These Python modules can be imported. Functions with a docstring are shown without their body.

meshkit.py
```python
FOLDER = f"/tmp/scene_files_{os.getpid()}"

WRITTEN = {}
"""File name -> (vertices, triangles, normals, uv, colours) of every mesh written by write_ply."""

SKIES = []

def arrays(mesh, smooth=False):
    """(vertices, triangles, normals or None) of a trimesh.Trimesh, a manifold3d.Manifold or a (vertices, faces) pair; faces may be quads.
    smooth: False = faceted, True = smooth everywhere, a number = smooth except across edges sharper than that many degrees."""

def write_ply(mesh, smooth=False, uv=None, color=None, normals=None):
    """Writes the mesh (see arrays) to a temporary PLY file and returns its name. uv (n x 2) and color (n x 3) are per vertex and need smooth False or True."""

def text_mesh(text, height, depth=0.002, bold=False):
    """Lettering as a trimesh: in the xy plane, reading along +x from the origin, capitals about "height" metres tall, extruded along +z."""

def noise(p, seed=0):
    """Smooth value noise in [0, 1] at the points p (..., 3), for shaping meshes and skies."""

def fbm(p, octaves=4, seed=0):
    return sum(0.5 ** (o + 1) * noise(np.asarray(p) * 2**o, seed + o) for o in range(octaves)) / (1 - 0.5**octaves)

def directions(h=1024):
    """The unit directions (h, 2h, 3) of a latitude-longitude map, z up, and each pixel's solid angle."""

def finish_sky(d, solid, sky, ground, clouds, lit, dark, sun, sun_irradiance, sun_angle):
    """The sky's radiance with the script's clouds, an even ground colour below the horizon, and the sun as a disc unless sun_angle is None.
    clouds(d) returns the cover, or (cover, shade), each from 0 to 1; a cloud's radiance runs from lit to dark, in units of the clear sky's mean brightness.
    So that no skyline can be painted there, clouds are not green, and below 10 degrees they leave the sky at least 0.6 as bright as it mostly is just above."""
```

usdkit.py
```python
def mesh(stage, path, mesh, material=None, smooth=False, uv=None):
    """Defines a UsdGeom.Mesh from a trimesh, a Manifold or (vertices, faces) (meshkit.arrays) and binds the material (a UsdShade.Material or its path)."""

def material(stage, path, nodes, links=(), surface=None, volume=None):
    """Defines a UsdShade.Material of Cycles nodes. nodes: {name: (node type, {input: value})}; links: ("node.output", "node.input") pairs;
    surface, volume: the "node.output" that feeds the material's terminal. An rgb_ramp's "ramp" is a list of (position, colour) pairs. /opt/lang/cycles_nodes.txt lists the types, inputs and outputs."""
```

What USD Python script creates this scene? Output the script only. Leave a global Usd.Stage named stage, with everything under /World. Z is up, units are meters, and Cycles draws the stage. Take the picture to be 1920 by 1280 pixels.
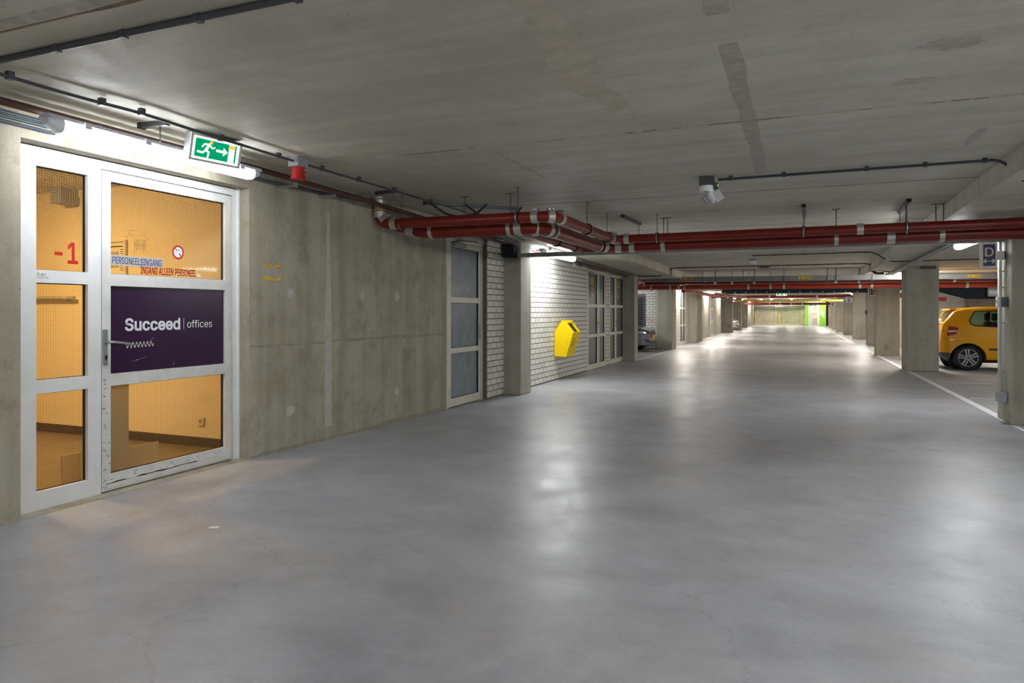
import math, random
import numpy as np
import trimesh
import manifold3d as m3
from shapely.geometry import Polygon, LineString, Point, box as sbox
from shapely.ops import unary_union
from shapely import affinity
import usdkit, meshkit
from pxr import Usd, UsdGeom, UsdLux, Gf, Sdf

stage = Usd.Stage.CreateInMemory()
UsdGeom.SetStageUpAxis(stage, UsdGeom.Tokens.z)
UsdGeom.SetStageMetersPerUnit(stage, 1.0)
UsdGeom.Xform.Define(stage, '/World')
stage.SetDefaultPrim(stage.GetPrimAtPath('/World'))
UsdGeom.Scope.Define(stage, '/World/Looks')
rnd = random.Random(7)

# ------------------------------------------------------------------ camera, light levels, exposure
CAM_H, YAW, FOCAL = 1.36, math.radians(22.398), 1303 / 1920 * 36
cam = UsdGeom.Camera.Define(stage, '/World/camera')
cam.CreateFocalLengthAttr(FOCAL)
cam.CreateHorizontalApertureAttr(36.0)
cam.CreateVerticalApertureAttr(24.0)
cam.CreateVerticalApertureOffsetAttr(-56 / 1920 * 36)
cam.CreateClippingRangeAttr(Gf.Vec2f(0.05, 300))
cam.CreateExposureAttr(1.85)
_s, _c = math.sin(YAW), math.cos(YAW)
cam.AddTransformOp().Set(Gf.Matrix4d(_c, _s, 0, 0, 0, 0, 1, 0, _s, -_c, 0, 0, 0, 0, CAM_H, 1))
LAMP = 24.0          # radiance of the fluorescent diffusers
LOBBY = 52.0         # the unseen warm lamp that lights the staircase lobby
dome = UsdLux.DomeLight.Define(stage, '/World/ambient')   # faint even fill added all round; it stands for no real source
dome.CreateIntensityAttr(0.02)
dome.CreateColorAttr(Gf.Vec3f(1, 1, 1))

# ------------------------------------------------------------------ materials
def M(name, nodes, links=(), surface='p.BSDF'):
    return usdkit.material(stage, '/World/Looks/' + name, nodes, links, surface=surface)

def plain(name, col, rough=0.5, metal=0.0, spec=0.5, coat=0.0, vary=0.0, scale=30.0, bump=0.0):
    n = {'p': ('principled_bsdf', {'base_color': col, 'roughness': rough, 'metallic': metal, 'specular_ior_level': spec, 'coat_weight': coat})}
    l = []
    if vary or bump:
        n['g'] = ('geometry', {})
        n['t'] = ('noise_texture', {'scale': scale, 'detail': 5, 'roughness': 0.6})
        l += [('g.position', 't.vector')]
    if vary:
        lo = [c * (1 - vary) for c in col]; hi = [min(1, c * (1 + vary * 0.6)) for c in col]
        n['r'] = ('rgb_ramp', {'ramp': [(0.3, lo), (0.7, hi)]})
        l += [('t.fac', 'r.fac'), ('r.color', 'p.base_color')]
    if bump:
        n['b'] = ('bump', {'strength': bump, 'distance': 0.004})
        l += [('t.fac', 'b.height'), ('b.normal', 'p.normal')]
    return M(name, n, l)

def glow(name, col, strength):
    return M(name, {'e': ('emission', {'color': col, 'strength': strength})}, [], 'e.emission')

def concrete(name, a, b, dirt, rough=0.75, big=0.9, streak=(6, 6, 0.35), streak_amt=0.5, pits=0.75, spec=0.3, rough2=None, bump=0.25, warm=None):
    n = {'g': ('geometry', {}),
         'n1': ('noise_texture', {'scale': big, 'detail': 6, 'roughness': 0.62}),
         'mp': ('mapping', {'scale': streak}),
         'n2': ('noise_texture', {'scale': 1.0, 'detail': 6, 'roughness': 0.6}),
         'n3': ('noise_texture', {'scale': 55.0, 'detail': 5, 'roughness': 0.7}),
         'n4': ('noise_texture', {'scale': 3.1, 'detail': 7, 'roughness': 0.7}),
         'r1': ('rgb_ramp', {'ramp': [(0.32, a), (0.68, b)]}),
         'r2': ('rgb_ramp', {'ramp': [(0.38, (streak_amt,) * 3), (0.6, (1, 1, 1))]}),
         'r3': ('rgb_ramp', {'ramp': [(0.25, (0.82,) * 3), (0.6, (1, 1, 1))]}),
         'r4': ('rgb_ramp', {'ramp': [(0.5, (0, 0, 0)), (0.72, (pits,) * 3)]}),
         'v': ('voronoi_texture', {'scale': 9.0, 'randomness': 1.0}),
         'vr': ('rgb_ramp', {'ramp': [(0.0, (0.28,) * 3), (0.035, (0.32,) * 3), (0.06, (1, 1, 1))]}),
         'm1': ('mix_color', {'blend_type': 'multiply', 'fac': 0.45}),
         'm2': ('mix_color', {'blend_type': 'multiply', 'fac': 0.8}),
         'm3': ('mix_color', {'blend_type': 'mix', 'b': dirt}),
         'm4': ('mix_color', {'blend_type': 'multiply', 'fac': 0.8}),
         'bp': ('bump', {'strength': bump, 'distance': 0.003}),
         'p': ('principled_bsdf', {'roughness': rough, 'specular_ior_level': spec})}
    l = [('g.position', x + '.vector') for x in ('n1', 'mp', 'n3', 'n4', 'v')]
    l += [('mp.vector', 'n2.vector'), ('n1.fac', 'r1.fac'), ('n2.fac', 'r2.fac'), ('n3.fac', 'r3.fac'), ('n4.fac', 'r4.fac'),
          ('r1.color', 'm1.a'), ('r2.color', 'm1.b'), ('m1.result', 'm2.a'), ('r3.color', 'm2.b'), ('r4.color', 'm3.fac'), ('m2.result', 'm3.a'),
          ('v.distance', 'vr.fac'), ('m3.result', 'm4.a'), ('vr.color', 'm4.b'), ('m4.result', 'p.base_color'),
          ('n3.fac', 'bp.height'), ('bp.normal', 'p.normal')]
    if rough2 is not None:
        n['rr'] = ('map_range', {'from_min': 0.3, 'from_max': 0.7, 'to_min': rough, 'to_max': rough2, 'clamp': True})
        l += [('n4.fac', 'rr.value'), ('rr.result', 'p.roughness')]
    return M(name, n, l)

def floor_look():
    """Power-floated concrete: cloudy greys, brownish wear, hairline cracks, a satin polish that varies."""
    n = {'g': ('geometry', {}),
         'n1': ('noise_texture', {'scale': 0.75, 'detail': 9, 'roughness': 0.68, 'distortion': 0.35}),
         'mp': ('mapping', {'scale': (1.2, 1.9, 1.0), 'rotation': (0, 0, 0.25)}),
         'n2': ('noise_texture', {'scale': 1.1, 'detail': 9, 'roughness': 0.7, 'distortion': 0.35}),
         'n3': ('noise_texture', {'scale': 42.0, 'detail': 6, 'roughness': 0.75}),
         'n5': ('noise_texture', {'scale': 0.9, 'detail': 5, 'roughness': 0.6}),
         'v': ('voronoi_texture', {'scale': 0.55, 'feature': 'distance_to_edge'}),
         'nd': ('noise_texture', {'scale': 2.5, 'detail': 6, 'roughness': 0.7}),
         'vd': ('mix_color', {'blend_type': 'add', 'fac': 0.35, 'use_clamp': False}),
         'r1': ('rgb_ramp', {'ramp': [(0.28, (0.30, 0.308, 0.335)), (0.5, (0.43, 0.438, 0.47)), (0.72, (0.54, 0.548, 0.58))]}),
         'r2': ('rgb_ramp', {'ramp': [(0.32, (0.74, 0.735, 0.73)), (0.58, (1, 1, 1))]}),
         'r3': ('rgb_ramp', {'ramp': [(0.25, (0.8, 0.8, 0.8)), (0.62, (1, 1, 1))]}),
         'r5': ('rgb_ramp', {'ramp': [(0.52, (0, 0, 0)), (0.7, (0.5, 0.5, 0.5))]}),
         'vr': ('rgb_ramp', {'ramp': [(0.0, (0.72,) * 3), (0.0035, (1, 1, 1))]}),
         'm1': ('mix_color', {'blend_type': 'multiply', 'fac': 0.75}),
         'm2': ('mix_color', {'blend_type': 'multiply', 'fac': 0.8}),
         'm3': ('mix_color', {'blend_type': 'mix', 'b': (0.40, 0.36, 0.325)}),
         'm4': ('mix_color', {'blend_type': 'multiply', 'fac': 0.7}),
         'rr': ('map_range', {'from_min': 0.35, 'from_max': 0.68, 'to_min': 0.32, 'to_max': 0.47, 'clamp': True}),
         'bp': ('bump', {'strength': 0.012, 'distance': 0.004}),
         'p': ('principled_bsdf', {'specular_ior_level': 0.8})}
    l = [('g.position', x + '.vector') for x in ('n1', 'mp', 'n3', 'n5', 'nd')]
    l += [('g.position', 'vd.a'), ('nd.color', 'vd.b'), ('vd.result', 'v.vector'),
          ('mp.vector', 'n2.vector'), ('n1.fac', 'r1.fac'), ('n2.fac', 'r2.fac'), ('n3.fac', 'r3.fac'), ('n5.fac', 'r5.fac'), ('v.distance', 'vr.fac'),
          ('r1.color', 'm1.a'), ('r2.color', 'm1.b'), ('m1.result', 'm2.a'), ('r3.color', 'm2.b'), ('m2.result', 'm3.a'), ('r5.color', 'm3.fac'),
          ('m3.result', 'm4.a'), ('vr.color', 'm4.b'), ('m4.result', 'p.base_color'),
          ('nd.fac', 'rr.value'), ('rr.result', 'p.roughness'), ('n2.fac', 'bp.height'), ('bp.normal', 'p.normal')]
    return M('floor_concrete', n, l)

def pane_look(name, tint, rough=0.02, top=0.6):
    """Clear pane: mirror-like at grazing angles, see-through face on; both faces alike."""
    return M(name, {'t': ('transparent_bsdf', {'color': tint}), 'q': ('glossy_bsdf', {'color': (1, 1, 1), 'roughness': rough}),
                    'w': ('layer_weight', {'blend': 0.5}), 'pw': ('math', {'math_type': 'power', 'value2': 5.0}),
                    'ma': ('math', {'math_type': 'multiply_add', 'value2': top, 'value3': 0.0015}), 'm': ('mix_closure', {})},
             [('w.facing', 'pw.value1'), ('pw.value', 'ma.value1'), ('ma.value', 'm.fac'), ('t.BSDF', 'm.closure1'), ('q.BSDF', 'm.closure2')], 'm.closure')

C = dict(
    floor=floor_look(),
    wall=concrete('wall_concrete', (0.365, 0.325, 0.24), (0.505, 0.465, 0.37), (0.24, 0.20, 0.13), streak=(5, 5, 0.35), streak_amt=0.55),
    column=concrete('column_concrete', (0.38, 0.35, 0.28), (0.49, 0.463, 0.39), (0.24, 0.215, 0.155), streak=(6, 6, 0.5), streak_amt=0.7, pits=0.4),
    ceil=concrete('ceiling_concrete', (0.50, 0.465, 0.385), (0.635, 0.605, 0.525), (0.39, 0.34, 0.245), rough=0.5, rough2=0.75, streak=(0.5, 6, 1), streak_amt=0.7, pits=0.35, spec=0.4, big=0.6, bump=0.12),
    joint_brown=plain('joint_brown', (0.22, 0.17, 0.10), 0.9, vary=0.3, scale=8),
    dark_gap=plain('joint_shadow', (0.10, 0.085, 0.055), 0.9),
    stain_brown=plain('stain_brown', (0.44, 0.405, 0.345), 0.8, vary=0.25, scale=14),
    stain_ochre=plain('stain_ochre', (0.535, 0.48, 0.38), 0.8, vary=0.2, scale=9),
    filler=plain('filler_grey', (0.50, 0.485, 0.435), 0.8, vary=0.15, scale=18),
    smear=plain('wet_smear', (0.305, 0.27, 0.20), 0.7, vary=0.2, scale=10),
    yellow_tape=plain('yellow_residue', (0.72, 0.46, 0.03), 0.6, vary=0.3, scale=40),
    mortar=plain('mortar', (0.17, 0.145, 0.105), 0.9, vary=0.25, scale=60),
    line=plain('line_paint', (0.80, 0.80, 0.80), 0.55, vary=0.15, scale=25),
    frame_white=plain('frame_white', (0.78, 0.78, 0.77), 0.35, vary=0.05, scale=6),
    frame_worn=plain('frame_worn', (0.70, 0.69, 0.66), 0.4, vary=0.12, scale=9),
    frame_cream=plain('frame_cream', (0.62, 0.60, 0.51), 0.4, vary=0.08, scale=8),
    frost=plain('frosted_grey', (0.145, 0.185, 0.215), 0.32, vary=0.28, scale=7),
    frost_dark=plain('frosted_dark', (0.13, 0.145, 0.155), 0.35, vary=0.2, scale=7),
    gasket=plain('gasket_black', (0.012, 0.012, 0.012), 0.6),
    purple=plain('purple_film', (0.032, 0.008, 0.038), 0.25, spec=0.3, vary=0.15, scale=3),
    white_print=plain('white_print', (0.72, 0.73, 0.78), 0.5),
    lilac_print=plain('lilac_print', (0.55, 0.42, 0.62), 0.5),
    cream_print=plain('cream_print', (0.78, 0.80, 0.72), 0.5),
    red_print=plain('red_print', (0.50, 0.014, 0.007), 0.5),
    darkred_print=plain('dark_red_print', (0.30, 0.008, 0.007), 0.5),
    blue_print=plain('blue_print', (0.008, 0.032, 0.24), 0.5),
    black_print=plain('black_print', (0.02, 0.018, 0.016), 0.6),
    label_grey=plain('label_translucent', (0.46, 0.42, 0.34), 0.5),
    steel=plain('brushed_steel', (0.50, 0.50, 0.50), 0.3, 1.0),
    alu=plain('aluminium_grey', (0.33, 0.34, 0.36), 0.4, 0.8),
    galv=plain('galvanised', (0.50, 0.51, 0.50), 0.38, 0.9, vary=0.2, scale=25),
    galv_grey=plain('tray_grey', (0.20, 0.225, 0.245), 0.5, 0.2, vary=0.12, scale=6),
    rod=plain('rod_dark', (0.13, 0.13, 0.13), 0.45, 0.7),
    rubber=plain('rubber_black', (0.015, 0.015, 0.015), 0.7),
    conduit=plain('conduit_grey', (0.055, 0.057, 0.066), 0.45),
    conduit_light=plain('conduit_light', (0.45, 0.46, 0.48), 0.45),
    cable=plain('cable_blue_grey', (0.045, 0.07, 0.09), 0.55),
    copper=plain('pipe_brown', (0.075, 0.026, 0.018), 0.55, vary=0.2, scale=12),
    redpipe=plain('pipe_red', (0.195, 0.013, 0.0065), 0.34, spec=0.4, coat=0.05, vary=0.22, scale=5),
    orange=plain('pipe_red_far', (0.36, 0.03, 0.010), 0.38, vary=0.15, scale=5),
    coupling=plain('coupling_clamp', (0.55, 0.53, 0.47), 0.4, 0.5, vary=0.2, scale=40),
    foil=plain('foil_wrap', (0.65, 0.65, 0.65), 0.3, 0.9, bump=1.0, scale=60),
    ochre_band=plain('ochre_band', (0.40, 0.26, 0.06), 0.6),
    dark=plain('black_plastic', (0.012, 0.013, 0.016), 0.45),
    duct=plain('duct_dark', (0.008, 0.011, 0.016), 0.8, spec=0.15),
    duct_silver=plain('duct_silver', (0.22, 0.23, 0.25), 0.5, 0.2),
    grey_box=plain('grey_box', (0.28, 0.285, 0.295), 0.5),
    dark_box=plain('dark_grey_box', (0.075, 0.078, 0.083), 0.5),
    white_plastic=plain('white_plastic', (0.78, 0.79, 0.80), 0.4),
    clear_plastic=plain('clear_plastic', (0.55, 0.56, 0.58), 0.2),
    siren_red=plain('siren_red', (0.42, 0.007, 0.008), 0.4, coat=0.1),
    sign_red=plain('sign_red', (0.50, 0.008, 0.015), 0.5),
    bin=plain('bin_yellow', (0.90, 0.62, 0.0), 0.42, spec=0.3),
    bin_dark=plain('bin_inside', (0.06, 0.045, 0.008), 0.7),
    lamp_body=plain('lamp_body', (0.55, 0.56, 0.60), 0.45),
    lamp_end=plain('lamp_end', (0.72, 0.74, 0.78), 0.25),
    sign_blue=plain('sign_blue', (0.008, 0.018, 0.13), 0.4),
    sign_frame=plain('sign_frame', (0.62, 0.62, 0.56), 0.45),
    sign_cream=plain('sign_cream', (0.80, 0.62, 0.36), 0.5),
    warn_yellow=plain('warning_yellow', (0.66, 0.42, 0.012), 0.5),
    yellow_beam=plain('yellow_beam', (0.75, 0.48, 0.03), 0.45),
    green=plain('green_paint', (0.28, 0.60, 0.055), 0.5),
    lobby_wall=plain('lobby_wall', (0.80, 0.68, 0.46), 0.7),
    lobby_pale_patch=plain('lobby_pale_patch', (0.72, 0.47, 0.20), 0.6),
    lobby_base=plain('lobby_skirting', (0.075, 0.05, 0.03), 0.5, vary=0.2, scale=9),
    lobby_tile=plain('lobby_tile', (0.19, 0.14, 0.085), 0.35, vary=0.15, scale=3),
    lobby_ceil=plain('lobby_ceiling', (0.55, 0.47, 0.34), 0.7),
    socket=plain('socket_cream', (0.75, 0.68, 0.50), 0.4),
    glass=pane_look('wired_glass', (0.95, 0.95, 0.93), 0.03),
    wire=plain('wire_steel', (0.30, 0.26, 0.20), 1.0, spec=0.0),
    lamp=glow('lamp_glow', (0.93, 0.97, 1.0), LAMP),
    lamp_far=glow('lamp_glow_far', (1.0, 0.93, 0.84), LAMP * 1.5),
    lamp_door=glow('lamp_glow_entrance', (0.90, 0.95, 1.0), LAMP * 0.36),
    lamp_wall=glow('lamp_glow_wall', (0.93, 0.97, 1.0), LAMP * 0.85),
    lobby_glow=glow('lobby_glow', (1.0, 0.63, 0.235), LOBBY),
    exit_white=glow('exit_white', (1.0, 0.93, 0.82), 0.42),
    exit_green=glow('exit_green', (0.0, 0.36, 0.15), 0.28),
    exit_amber=glow('exit_amber', (1.0, 0.52, 0.10), 0.32),
    led_green=glow('led_green', (0.42, 0.75, 0.0), 0.3),
    car_yellow=plain('car_yellow', (0.80, 0.37, 0.002), 0.35, spec=0.3, coat=0.45),
    car_grey=plain('car_grey', (0.16, 0.17, 0.215), 0.3, 0.4, coat=1.0),
    car_silver=plain('car_silver', (0.55, 0.53, 0.51), 0.3, 0.5, coat=1.0),
    car_white=plain('car_white', (0.8, 0.8, 0.8), 0.3, coat=1.0),
    car_glass=pane_look('car_glass', (0.80, 0.90, 0.84), 0.02),
    car_trim=plain('car_trim', (0.018, 0.018, 0.02), 0.5),
    car_bumper=plain('car_bumper_grey', (0.075, 0.07, 0.075), 0.6),
    car_inside=plain('car_interior', (0.05, 0.05, 0.055), 0.8),
    tyre=plain('tyre', (0.012, 0.012, 0.012), 0.75),
    rim=plain('rim_alloy', (0.55, 0.55, 0.56), 0.28, 0.85),
    hub_dark=plain('rim_well', (0.02, 0.02, 0.02), 0.6),
    tail_red=plain('tail_red', (0.33, 0.006, 0.010), 0.15, coat=1.0),
    tail_white=plain('tail_white', (0.75, 0.72, 0.70), 0.15, coat=1.0),
    head_glass=plain('headlamp', (0.45, 0.48, 0.52), 0.1, 0.3, coat=1.0),
    plate=plain('plate_yellow', (0.80, 0.44, 0.01), 0.4),
)
BRICKS = [plain('brick_white_%d' % i, c, 0.6, vary=0.10, scale=20) for i, c in enumerate(
    [(0.66, 0.635, 0.59), (0.62, 0.59, 0.54), (0.69, 0.67, 0.63), (0.58, 0.55, 0.495)])]

# ------------------------------------------------------------------ scene helpers
taken = set()
def uniq(parent, name):
    p, k = parent + '/' + name, 0
    while p in taken:
        k += 1
        p = '%s/%s_%03d' % (parent, name, k)
    taken.add(p)
    return p

class Thing:
    def __init__(self, name, label, cat, loc=(0, 0, 0), rz=0.0, group=None, kind=None, parent='/World'):
        self.path, self.loc, self.rz = uniq(parent, name), np.array(loc, float), rz
        self.meta = (name, label, cat, group, kind)
        x = UsdGeom.Xform.Define(stage, self.path)
        x.AddTranslateOp().Set(Gf.Vec3d(*map(float, loc)))
        if rz: x.AddRotateZOp().Set(rz)
        self.prim = x.GetPrim()
        keys(self.prim, label, cat, group, kind)
    def add(self, name, mesh, mat, smooth=30, label=None, kind=None, under=None):
        """A part whose mesh is given in world coordinates (the thing unrotated)."""
        mesh = mesh.copy(); mesh.apply_translation(-self.loc)
        return self.add_local(name, mesh, mat, smooth, label, kind, under)
    def add_local(self, name, mesh, mat, smooth=30, label=None, kind=None, under=None):
        p = uniq(under or self.path, name)
        m = usdkit.mesh(stage, p, mesh, mat, smooth=smooth)
        keys(m.GetPrim(), label, None, None, kind)
        return p
    def copy(self, loc, rz=None, label=None, group=None):
        n, l, c, g, k = self.meta
        t = Thing(n, label or l, c, loc, self.rz if rz is None else rz, group or g, k)
        t.prim.GetReferences().AddInternalReference(Sdf.Path(self.path))
        t.prim.SetInstanceable(True)
        return t

def keys(prim, label=None, cat=None, group=None, kind=None):
    for k, v in (('label', label), ('category', cat), ('group', group), ('kind', kind)):
        if v: prim.SetCustomDataByKey(k, v)

def single(name, mesh, mat, label, cat, group=None, kind=None, smooth=30):
    p = uniq('/World', name)
    c = mesh.bounds.mean(0); c[2] = mesh.bounds[0][2]
    mesh = mesh.copy(); mesh.apply_translation(-c)
    m = usdkit.mesh(stage, p, mesh, mat, smooth=smooth)
    m.AddTranslateOp().Set(Gf.Vec3d(*map(float, c)))
    keys(m.GetPrim(), label, cat, group, kind)
    return p

# ------------------------------------------------------------------ mesh helpers
def cat(*ms):
    ms = [x for q in ms for x in (q if isinstance(q, (list, tuple)) else [q])]
    return trimesh.util.concatenate(ms)

def bx(x0, x1, y0, y1, z0, z1, bev=0.0):
    lo, hi = np.minimum((x0, y0, z0), (x1, y1, z1)), np.maximum((x0, y0, z0), (x1, y1, z1))
    if bev <= 0:
        m = trimesh.creation.box(hi - lo); m.apply_translation((lo + hi) / 2); return m
    bev = min(bev, *((hi - lo) * 0.45))
    pts = []
    for sx in (0, 1):
        for sy in (0, 1):
            for sz in (0, 1):
                c = np.where((sx, sy, sz), hi, lo); d = np.where((sx, sy, sz), -bev, bev)
                for k in range(3):
                    q = c + d; q[k] = c[k]; pts.append(q)
    return trimesh.convex.convex_hull(np.array(pts))

def hexa(b, t):
    """A solid from four bottom and four top points."""
    return trimesh.convex.convex_hull(np.array(list(b) + list(t), float))

def frame_of(d):
    d = np.asarray(d, float); d /= np.linalg.norm(d)
    u = np.cross(d, (0, 0, 1.0)) if abs(d[2]) < 0.9 else np.cross(d, (1.0, 0, 0))
    u /= np.linalg.norm(u)
    return d, u, np.cross(d, u)

def cyl(p0, p1, r, n=16, r1=None):
    p0, p1 = np.array(p0, float), np.array(p1, float)
    d, u, v = frame_of(p1 - p0)
    a = np.arange(n) / n * 2 * np.pi
    ring = np.cos(a)[:, None] * u + np.sin(a)[:, None] * v
    V = np.vstack([p0 + ring * r, p1 + ring * (r if r1 is None else r1), [p0], [p1]])
    F = []
    for i in range(n):
        j = (i + 1) % n
        F += [(i, i + n, j), (j, i + n, j + n), (i, j, 2 * n), (j + n, i + n, 2 * n + 1)]
    m = trimesh.Trimesh(V, F, process=False); m.fix_normals(); return m

def ring(p0, p1, ri, ro, n=20):
    """A band around an axis."""
    p0, p1 = np.array(p0, float), np.array(p1, float)
    d, u, v = frame_of(p1 - p0)
    a = np.arange(n) / n * 2 * np.pi
    c = np.cos(a)[:, None] * u + np.sin(a)[:, None] * v
    V = np.vstack([p0 + c * ri, p0 + c * ro, p1 + c * ro, p1 + c * ri])
    F = []
    for i in range(n):
        j = (i + 1) % n
        for q in range(4):
            a0, a1 = q * n, ((q + 1) % 4) * n
            F += [(a0 + i, a0 + j, a1 + i), (a0 + j, a1 + j, a1 + i)]
    m = trimesh.Trimesh(V, F, process=False); m.fix_normals(); return m

def bend(pts, rad, k=7):
    """Rounds the corners of a polyline."""
    pts = [np.array(p, float) for p in pts]
    out = [pts[0]]
    for a, b, c in zip(pts, pts[1:], pts[2:]):
        d0, d1 = a - b, c - b
        l0, l1 = np.linalg.norm(d0), np.linalg.norm(d1)
        r = min(rad, 0.49 * l0, 0.49 * l1)
        s, e = b + d0 / l0 * r, b + d1 / l1 * r
        for t in np.linspace(0, 1, k):
            out.append((1 - t) ** 2 * s + 2 * t * (1 - t) * b + t * t * e)
    out.append(pts[-1])
    return out

def tube(pts, r, n=12):
    P = np.array(pts, float)
    T = np.gradient(P, axis=0); T /= np.linalg.norm(T, axis=1)[:, None] + 1e-12
    _, u, v = frame_of(T[0])
    rings = []
    a = np.arange(n) / n * 2 * np.pi
    for i in range(len(P)):
        u = u - T[i] * np.dot(u, T[i]); u /= np.linalg.norm(u); v = np.cross(T[i], u)
        rings.append(P[i] + r * (np.cos(a)[:, None] * u + np.sin(a)[:, None] * v))
    V = np.vstack(rings + [[P[0]], [P[-1]]]); F = []
    for k in range(len(P) - 1):
        for i in range(n):
            j = (i + 1) % n
            F += [(k * n + i, k * n + j, (k + 1) * n + i), (k * n + j, (k + 1) * n + j, (k + 1) * n + i)]
    e = len(P) * n
    for i in range(n):
        j = (i + 1) % n
        F += [(j, i, e), ((len(P) - 1) * n + i, (len(P) - 1) * n + j, e + 1)]
    m = trimesh.Trimesh(V, F, process=False); m.fix_normals(); return m

def extrude(poly, depth):
    gs = [g for g in getattr(poly, 'geoms', [poly]) if g.area > 1e-9]
    return cat([trimesh.creation.extrude_polygon(g, depth, engine='earcut') for g in gs])

def remap(m, M4):
    m = m.copy(); m.apply_transform(M4); return m

def on_wall(m, x, y, z):
    """Flat shape (u right, v up, w out) put on a plane facing +x: u runs to +y."""
    return remap(m, np.array([[0, 0, 1, x], [1, 0, 0, y], [0, 1, 0, z], [0, 0, 0, 1.0]]))

def on_front(m, x, y, z):
    """Flat shape put on a plane facing -y: u runs to +x."""
    return remap(m, np.array([[1, 0, 0, x], [0, 0, -1, y], [0, 1, 0, z], [0, 0, 0, 1.0]]))

def wallpoly(poly, x, depth):
    """A polygon in (y, z) extruded from x towards +x."""
    return on_wall(extrude(poly, depth), x, 0, 0)

def frontpoly(poly, y, depth):
    """A polygon in (x, z) extruded from y towards -y."""
    return on_front(extrude(poly, depth), 0, y, 0)

def floorpoly(poly, z, depth):
    m = extrude(poly, depth); m.apply_translation((0, 0, z)); return m

def text(s, h, width=None, bold=False, depth=0.0012):
    m = meshkit.text_mesh(s, h, depth, bold)
    m.apply_translation((-m.bounds[0][0], 0, 0))
    if width: m.apply_scale((width / m.bounds[1][0], 1, 1))
    return m

def lathe(profile, n=24):
    """(r, z) pairs turned about z."""
    P = np.array(profile, float); a = np.arange(n) / n * 2 * np.pi
    V = np.vstack([np.stack([r * np.cos(a), r * np.sin(a), np.full(n, z)], 1) for r, z in P] + [[[0, 0, P[0][1]]], [[0, 0, P[-1][1]]]])
    F = []
    for k in range(len(P) - 1):
        for i in range(n):
            j = (i + 1) % n
            F += [(k * n + i, k * n + j, (k + 1) * n + i), (k * n + j, (k + 1) * n + j, (k + 1) * n + i)]
    e = len(P) * n
    for i in range(n):
        j = (i + 1) % n
        F += [(j, i, e), ((len(P) - 1) * n + i, (len(P) - 1) * n + j, e + 1)]
    m = trimesh.Trimesh(V, F, process=False); m.fix_normals(); return m

def to_man(m):
    m = m.copy(); m.merge_vertices(); m.fix_normals()
    return m3.Manifold(m3.Mesh(np.asarray(m.vertices, np.float32), np.asarray(m.faces, np.uint32)))

def to_tri(man):
    q = man.to_mesh(); return trimesh.Trimesh(q.vert_properties[:, :3], q.tri_verts, process=False)

def blob(cx, cy, rx, ry, seed, n=18, rough=0.25):
    r = random.Random(seed)
    return Polygon([(cx + rx * math.cos(a) * (1 + rough * (r.random() - 0.5) * 2), cy + ry * math.sin(a) * (1 + rough * (r.random() - 0.5) * 2))
                    for a in np.arange(n) / n * 2 * math.pi])

def ragged(u0, u1, v0, v1, seed, n=24, amp=0.2):
    """A band with uneven long edges, along u."""
    r = random.Random(seed); us = np.linspace(u0, u1, n); w = v1 - v0
    q = [np.convolve([r.random() - 0.5 for _ in range(n + 4)], (.15, .22, .26, .22, .15), 'valid') * 3.2 + np.array([(r.random() - .5) * .5 for _ in range(n)]) for _ in (0, 1)]
    top = [(u, v1 + w * amp * e) for u, e in zip(us, q[0])]
    bot = [(u, v0 + w * amp * e) for u, e in zip(us, q[1])]
    return Polygon(bot + top[::-1])

def strokes(lines, w):
    return unary_union([LineString(l).buffer(w / 2, quad_segs=2) for l in lines])

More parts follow.
